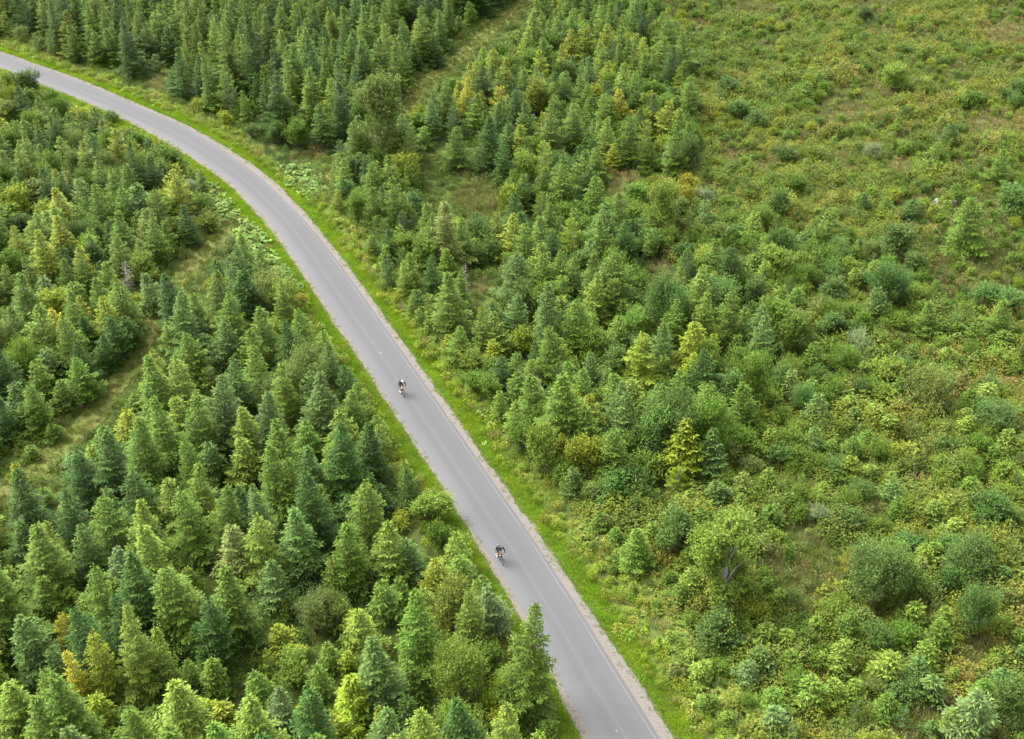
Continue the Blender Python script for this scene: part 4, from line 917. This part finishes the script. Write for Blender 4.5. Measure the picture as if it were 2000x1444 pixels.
#@@PEOPLE
# ------------------------------------------------------------------ cyclists and bicycles
def V3(*a): return np.array(a, float)
def capsule(vs, fs, p0, p1, r0, r1, k=14, flat=1.0, fdir=None):
    """tapered rounded limb from p0 to p1; flat squeezes the cross-section along fdir"""
    p0, p1 = np.array(p0, float), np.array(p1, float); d = p1-p0; L = np.linalg.norm(d); d = d/max(L, 1e-6)
    a = np.cross(d, [0, 0, 1.]) if fdir is None else np.array(fdir, float)-d*np.dot(fdir, d)
    if np.linalg.norm(a) < .1: a = np.cross(d, [1., 0, 0])
    a /= np.linalg.norm(a); b = np.cross(d, a); base = len(vs); rings = []
    for t in (-80, -50, -20): rings.append((p0+d*r0*math.sin(math.radians(t)), r0*math.cos(math.radians(t))))
    for f in (.25, .5, .75): rings.append((p0+d*L*f, r0+(r1-r0)*f))
    for t in (20, 50, 80): rings.append((p1+d*r1*math.sin(math.radians(t)), r1*math.cos(math.radians(t))))
    for c, r in rings:
        for j in range(k):
            th = 2*math.pi*j/k; vs.append(tuple(c+(a*math.cos(th)*flat+b*math.sin(th))*r))
    for i in range(len(rings)-1):
        for j in range(k): fs.append((base+i*k+j, base+i*k+(j+1) % k, base+(i+1)*k+(j+1) % k, base+(i+1)*k+j))
    fs.append(tuple(base+j for j in range(k))[::-1]); n_ = base+(len(rings)-1)*k; fs.append(tuple(n_+j for j in range(k)))
def ball(vs, fs, c, r, k=14, m=8, half=None):
    base = len(vs); r = np.broadcast_to(r, 3)
    for i in range(m+1):
        ph = -math.pi/2+math.pi*i/m
        if half is not None: ph = half+(math.pi/2-half)*i/m
        ph = min(max(ph, -1.52), 1.52)
        for j in range(k):
            th = 2*math.pi*j/k; vs.append((c[0]+r[0]*math.cos(ph)*math.cos(th), c[1]+r[1]*math.cos(ph)*math.sin(th), c[2]+r[2]*math.sin(ph)))
    for i in range(m):
        for j in range(k): fs.append((base+i*k+j, base+i*k+(j+1) % k, base+(i+1)*k+(j+1) % k, base+(i+1)*k+j))
    fs.append(tuple(base+j for j in range(k))[::-1]); fs.append(tuple(base+m*k+j for j in range(k)))
def solid(name, vf, mat, parent=None, voxel=None, smooth_it=6):
    me = bpy.data.meshes.new(name); me.from_pydata([tuple(v) for v in vf[0]], [], vf[1]); me.materials.append(mat); me.update()
    for p in me.polygons: p.use_smooth = True
    o = mesh_obj(name, me, parent)
    if voxel:
        r = o.modifiers.new('fuse', 'REMESH'); r.mode = 'VOXEL'; r.voxel_size = voxel; r.use_smooth_shade = True
        s_ = o.modifiers.new('relax', 'SMOOTH'); s_.iterations = smooth_it; s_.factor = .5
    return o
def tubes(*ts):
    v, f = [], []
    for pts, r in ts: tube(v, f, pts, [r]*len(pts) if not hasattr(r, '__len__') else r, 8)
    return v, f
def ring(c, R, r, k=40, m=8, squash=1.0):
    v, f = [], []
    for i in range(k):
        a = 2*math.pi*i/k
        for j in range(m):
            b_ = 2*math.pi*j/m; q_ = R+r*math.cos(b_)
            v.append((c[0]+q_*math.cos(a), c[1]+r*squash*math.sin(b_), c[2]+q_*math.sin(a)))
    for i in range(k):
        for j in range(m): f.append((i*m+j, ((i+1) % k)*m+j, ((i+1) % k)*m+(j+1) % m, i*m+(j+1) % m))
    return v, f
M_TYRE = flat_mat('black_rubber', (.012, .012, .012), .8); M_RIM = flat_mat('dark_alloy', (.035, .035, .038), .35, .7); M_SPOKE = flat_mat('steel_spokes', (.35, .35, .36), .3, .9)
M_SKIN = flat_mat('skin', (.52, .30, .21), .5, noise=.08, scale=20); M_BLACK = flat_mat('black_lycra', (.010, .010, .012), .6, noise=.3, scale=30)
M_NAVY = flat_mat('navy_lycra', (.012, .016, .035), .55, noise=.3, scale=30); M_WHITE = flat_mat('white_shell', (.80, .80, .78), .35); M_SOCK = flat_mat('white_sock', (.78, .78, .78), .8)
M_HAIR = flat_mat('brown_hair', (.05, .03, .02), .7); M_LENS = flat_mat('dark_lens', (.01, .01, .012), .15); M_YSHOE = flat_mat('pale_yellow_shoe', (.72, .66, .30), .5)
M_GREYP = flat_mat('grey_panel', (.16, .17, .18), .6); M_RED = flat_mat('red_frame_paint', (.28, .03, .03), .3, .1); M_BLKP = flat_mat('black_frame_paint', (.015, .015, .016), .3, .1)
M_EYE = flat_mat('eye', (.05, .04, .03), .3); M_BOTTLE = flat_mat('pink_bottle', (.62, .32, .30), .5)
def front_of(px, py, idx_shift=0):
    X, Y = ground(px, py); d, k = road_dist([X], [Y]); t = -TAN[k[0]]
    return X, Y, math.atan2(t[1], t[0])
CRANK = {}
def bicycle(px, py, crank_deg, paint, label, turn=0.0):
    X, Y, a = front_of(px, py); a += turn
    WB = 1.0
    root = empty('bicycle', (X-math.cos(a)*WB, Y-math.sin(a)*WB, .030), a)
    tag(root, label, 'bicycle', 'bicycles ridden along the road')
    bb = V3(.41, 0, .27); ra = V3(0, 0, .34); fa = V3(WB, 0, .34); st = V3(.25, 0, .88); ht = V3(.86, 0, .88); hb = V3(.89, 0, .74)
    cs = lambda s_: ([ra+V3(0, .065*s_, 0), bb+V3(-.05, .03*s_, 0)], .009); ss = lambda s_: ([ra+V3(0, .065*s_, 0), V3(.28, .02*s_, .78)], .008)
    solid('frame', tubes(([bb, st], .016), ([V3(.265, 0, .84), V3(.87, 0, .85)], .016), ([bb, hb], .020), ([hb, ht], .021), cs(1), cs(-1), ss(1), ss(-1)), paint, root)
    solid('fork', tubes(([V3(.89, 0, .73), V3(.93, .045, .62), fa+V3(0, .055, 0)], [.016, .013, .009]), ([V3(.89, 0, .73), V3(.93, -.045, .62), fa+V3(0, -.055, 0)], [.016, .013, .009])), paint, root)
    solid('seatpost', tubes(([st, V3(.235, 0, .95)], .013)), M_RIM, root)
    v, f = [], []; capsule(v, f, (.12, 0, .965), (.37, 0, .97), .065, .020, flat=1.0); v = [(x_, y_, .965+(z_-.965)*.35) for x_, y_, z_ in v]
    solid('saddle', (v, f), M_BLACK, root)
    hbv = [([V3(.84, 0, .90), V3(.93, 0, .935)], .015), ([V3(.93, -.20, .94), V3(.93, .20, .94)], .013)]
    for s_ in (1, -1): hbv.append(([V3(.93, .20*s_, .94), V3(1.0, .21*s_, .945), V3(1.03, .21*s_, .90), V3(1.0, .21*s_, .83), V3(.92, .215*s_, .81)], .012)); hbv.append(([V3(1.0, .21*s_, .945), V3(1.04, .21*s_, .99)], [.016, .012]))
    solid('handlebar', tubes(*hbv), M_TYRE, root)
    for c in (ra, fa):
        ty = solid('wheel', tubes(([c+V3(0, -.05, 0), c+V3(0, .05, 0)], .018), *[([c, c+V3(math.cos(q)*.31, 0, math.sin(q)*.31)], .0018) for q in np.linspace(0, 6.283, 21)[:-1]]), M_SPOKE, root)
        solid('tyre', ring(c, .326, .014), M_TYRE, ty); solid('rim', ring(c, .302, .016, squash=.7), M_RIM, ty)
    ca = math.radians(crank_deg); cr = V3(math.cos(ca)*.17, 0, math.sin(ca)*.17)
    pr_, pl_ = bb+cr+V3(0, -.12, 0), bb-cr+V3(0, .12, 0)
    cv = tubes(([bb+V3(0, -.07, 0), bb+V3(0, .07, 0)], .018), ([bb+V3(0, -.075, 0), pr_+V3(0, .045, 0)], .011), ([bb+V3(0, .075, 0), pl_+V3(0, -.045, 0)], .011))
    ck = solid('crankset', cv, M_RIM, root); solid('chainring', ring(bb+V3(0, -.06, 0), .09, .009, 28), M_RIM, ck)
    for p_ in (pr_, pl_):
        v, f = [], []; capsule(v, f, p_+V3(-.03, 0, 0), p_+V3(.03, 0, 0), .03, .03); v = [(x_, y_, p_[2]+(z_-p_[2])*.4) for x_, y_, z_ in v]; solid('pedal', (v, f), M_TYRE, root)
    solid('water_bottle', tubes(([V3(.52, 0, .41), V3(.62, 0, .55)], [.034, .034]), ([V3(.62, 0, .55), V3(.65, 0, .59)], [.02, .014])), M_BOTTLE, root)
    return root, pr_, pl_
def rider(root, pr_, pl_, jersey, helmet, socks, shoes, long_sleeve, label, tilt=0.0, knees_skin=True):
    hip = V3(.235, 0, 1.02); sh = V3(.66, 0, 1.36+tilt); hd = V3(.86, 0, 1.47+tilt)
    J = {}
    for s_, nm in ((-1, 'r'), (1, 'l')):
        J['sh'+nm] = sh+V3(0, .17*s_, -.01); J['hand'+nm] = V3(1.0, .215*s_, .985); J['el'+nm] = V3(.80, .27*s_, 1.15+tilt*.5)
        J['hip'+nm] = hip+V3(0, .09*s_, -.02); ped = pr_ if s_ < 0 else pl_
        ank = ped+V3(-.09, 0, .12); J['an'+nm] = ank; J['ped'+nm] = ped
        h_, a_ = J['hip'+nm], ank; D = np.linalg.norm(a_-h_); L1, L2 = .44, .43
        D = min(D, L1+L2-.01); x_ = (L1*L1-L2*L2+D*D)/(2*D); y_ = math.sqrt(max(0, L1*L1-x_*x_)); u = (a_-h_)/np.linalg.norm(a_-h_)
        nrm = np.cross(u, V3(0, 1, 0)); nrm /= np.linalg.norm(nrm)
        if nrm[0] < 0: nrm = -nrm
        J['kn'+nm] = h_+u*x_+nrm*y_+V3(0, .01*s_, 0)
    def torso(g, v, f):
        capsule(v, f, hip, (hip+sh)/2+V3(-.02, 0, .05), .135+g, .125+g, flat=1.15, fdir=(0, 1, 0)); capsule(v, f, (hip+sh)/2+V3(-.02, 0, .05), sh+V3(-.03, 0, -.02), .125+g, .13+g, flat=1.25, fdir=(0, 1, 0))
        capsule(v, f, J['shr'], J['shl'], .062+g, .062+g)
    def arms(g, v, f, upto=1.0):
        for nm in 'rl':
            capsule(v, f, J['sh'+nm], J['el'+nm], .054+g, .041+g)
            if upto > 0: capsule(v, f, J['el'+nm], J['el'+nm]*(1-upto)+J['hand'+nm]*upto, .040+g, .040-.014*upto+g)
    v, f = [], []; torso(0, v, f); arms(0, v, f)
    capsule(v, f, sh+V3(0, 0, .01), hd+V3(-.04, 0, -.07), .062, .055)
    ball(v, f, hd, (.098, .076, .112)); capsule(v, f, hd+V3(.05, 0, -.06), hd+V3(.075, 0, -.085), .05, .035)
    capsule(v, f, hd+V3(.09, 0, .0), hd+V3(.115, 0, -.03), .012, .016)
    for s_ in (-1, 1): ball(v, f, hd+V3(-.005, .078*s_, -.01), (.018, .010, .030), 8, 5)
    for s_, nm in ((-1, 'r'), (1, 'l')):
        capsule(v, f, J['hip'+nm], J['kn'+nm], .088, .056); capsule(v, f, J['kn'+nm], (J['kn'+nm]+J['an'+nm])*.5+V3(-.01, 0, .05), .054, .052); capsule(v, f, (J['kn'+nm]+J['an'+nm])*.5+V3(-.01, 0, .05), J['an'+nm], .052, .032)
        capsule(v, f, J['an'+nm]+V3(-.02, 0, -.04), J['ped'+nm]+V3(.07, 0, .05), .032, .03)
        hnd = J['hand'+nm]; capsule(v, f, hnd+V3(-.02, 0, .01), hnd+V3(.045, 0, .012), .024, .026, flat=1.5, fdir=(0, 1, 0))
        for q in range(4):
            y0 = (q-1.5)*.019*s_*-1; ln = (.030, .036, .033, .025)[q]
            b0 = hnd+V3(.055, y0, .014); b1 = b0+V3(ln, y0*.1, -.008); b2 = b1+V3(.006, 0, -.032)
            capsule(v, f, b0, b1, .0095, .009, 8); capsule(v, f, b1, b2, .009, .008, 8)
        t0 = hnd+V3(.0, -.030*s_, .004); t1 = t0+V3(.028, -.014*s_, -.014); capsule(v, f, t0, t1, .012, .0105, 8); capsule(v, f, t1, t1+V3(.022, .006*s_, -.018), .010, .0085, 8)
    body = solid('person', (v, f), M_SKIN, None, .0065, 3)
    body.parent = None; body.location = root.location; body.rotation_euler = root.rotation_euler
    tag(body, label, 'person', 'cyclists riding along the road')
    v, f = [], []; torso(.010, v, f); arms(.009, v, f, .94 if long_sleeve else .0); solid('jersey', (v, f), jersey, body, .009, 3)
    v, f = [], []; capsule(v, f, hip, hip+V3(.06, 0, .05), .150, .142, flat=1.12, fdir=(0, 1, 0))
    for nm in 'rl': capsule(v, f, J['hip'+nm], J['hip'+nm]*.25+J['kn'+nm]*.75, .100, .070)
    solid('shorts', (v, f), M_BLACK, body, .010, 3)
    for nm in 'rl':
        v, f = [], []; mid = J['an'+nm]*.58+J['kn'+nm]*.42; capsule(v, f, mid, J['an'+nm], .050, .038); solid('sock', (v, f), socks, body)
        v, f = [], []; capsule(v, f, J['an'+nm]+V3(-.03, 0, -.055), J['ped'+nm]+V3(.09, 0, .048), .040, .034, flat=1.1, fdir=(0, 1, 0)); solid('shoe', (v, f), shoes, body)
    v, f = [], []; ball(v, f, hd+V3(-.02, 0, .025), (.145, .098, .115), 18, 9, half=-.12)
    hm = solid('helmet', (v, f), helmet, body)
    vs_ = [([hd+V3(.10, y_, .085), hd+V3(0, y_*1.2, .140), hd+V3(-.11, y_, .105)], [.006, .009, .006]) for y_ in (-.055, -.02, .02, .055)]
    solid('vent', tubes(*vs_), M_TYRE if helmet is M_WHITE else M_GREYP, hm)
    v, f = [], []; ball(v, f, hd+V3(-.04, 0, .0), (.075, .080, .085), 14, 8); solid('hair', (v, f), M_HAIR, body)
    v, f = [], []; capsule(v, f, hd+V3(.088, -.045, .012), hd+V3(.088, .045, .012), .021, .021); solid('sunglasses', (v, f), M_LENS, body)
    if jersey is M_NAVY or True:
        v, f = [], []; capsule(v, f, (hip+sh)/2+V3(-.10, -.07, .150), (hip+sh)/2+V3(-.10, .07, .150), .04, .04, flat=1); solid('jersey_pocket', (v, f), M_GREYP if jersey is M_BLACK else jersey, body)
    return body
b1 = bicycle(789, 775, -80, M_RED, 'dark red and black racing bicycle under the white-helmeted rider', .0)
rider(*b1, M_NAVY, M_WHITE, M_SOCK, M_SOCK, True, 'cyclist in navy top, white helmet and long white socks, farther up the road')
b2 = bicycle(981, 1103, -165, M_BLKP, 'black racing bicycle under the all-black rider near the left road edge', .0)
rider(*b2, M_BLACK, M_BLACK, M_SKIN, M_YSHOE, True, 'cyclist in black top and black helmet with pale shoes, nearer down the road')

# ------------------------------------------------------------------ stumps, boulders and dead logs in the clearing
def stump(px, py, r, h, label, mat):
    X, Y = ground(px, py); rg = np.random.default_rng(int(px)); v, f = [], []; k = 14; top = h*rg.uniform(.7, 1.1, k)
    prof = [(1.55, -.06), (1.15, .10), (1.0, .5), (.96, 1.0)]
    for i, (q, zf) in enumerate(prof):
        for j in range(k):
            a = 6.283*j/k; rr_ = r*q*(1+(.22 if i < 2 else .07)*math.sin(a*5+px)); v.append((rr_*math.cos(a), rr_*math.sin(a), top[j]*zf if i else -.06))
    for i in range(3):
        for j in range(k): f.append((i*k+j, i*k+(j+1) % k, (i+1)*k+(j+1) % k, (i+1)*k+j))
    v.append((0, 0, h*.85))
    for j in range(k): f.append((3*k+j, 3*k+(j+1) % k, 4*k))
    me = bpy.data.meshes.new('tree_stump'); me.from_pydata(v, [], f); me.materials.append(mat); o = mesh_obj('tree_stump', me); o.location = (X, Y, float(gh(X, Y)[0])+.02)
    tag(o, label, 'stump', 'grey weathered stumps in the clearing')
M_STUMP = flat_mat('weathered_wood', (.17, .16, .15), .9, noise=.45, scale=10)
stump(1827, 410, .42, .75, 'largest pale grey stump on the reddish patch in the clearing', M_STUMP)
stump(1858, 411, .36, .65, 'dark sided grey stump right of the largest stump', M_STUMP)
stump(1788, 408, .22, .45, 'small pale stump left of the largest stump', M_STUMP)
stump(1363, 52, .9, .40, 'broad flat grey stump heap near the top of the clearing', M_STUMP)
stump(1416, 36, .5, .40, 'smaller grey stump right of the broad one near the top of the clearing', M_STUMP)
def log(px0, py0, px1, py1, r, label):
    X0, Y0 = ground(px0, py0); X1, Y1 = ground(px1, py1); z0, z1 = float(gh(X0, Y0)[0]), float(gh(X1, Y1)[0])
    v, f = [], []; tube(v, f, [(0, 0, r+.25), ((X1-X0)*.5, (Y1-Y0)*.5+.05, (z1-z0)*.5+r+.4), (X1-X0, Y1-Y0, z1-z0+r+.2)], [r, r*.85, r*.5], 8)
    for q in (.3, .55, .75): tube(v, f, [((X1-X0)*q, (Y1-Y0)*q, (z1-z0)*q+r+.3), ((X1-X0)*q+.25, (Y1-Y0)*q-.1, (z1-z0)*q+r+.65)], [r*.35, r*.15], 5)
    o = mesh_obj('fallen_log', tube_mesh('fallen_log', (v, f), M_STUMP)); o.location = (X0, Y0, z0); tag(o, label, 'log', 'bleached fallen logs')
log(1766, 355, 1777, 340, .12, 'bleached log leaning in the brush above the stumps')
log(1450, 84, 1464, 86, .08, 'thin bleached log at the top of the clearing')
log(1652, 816, 1664, 812, .10, 'pale log beside the dry grass in the right clearing')
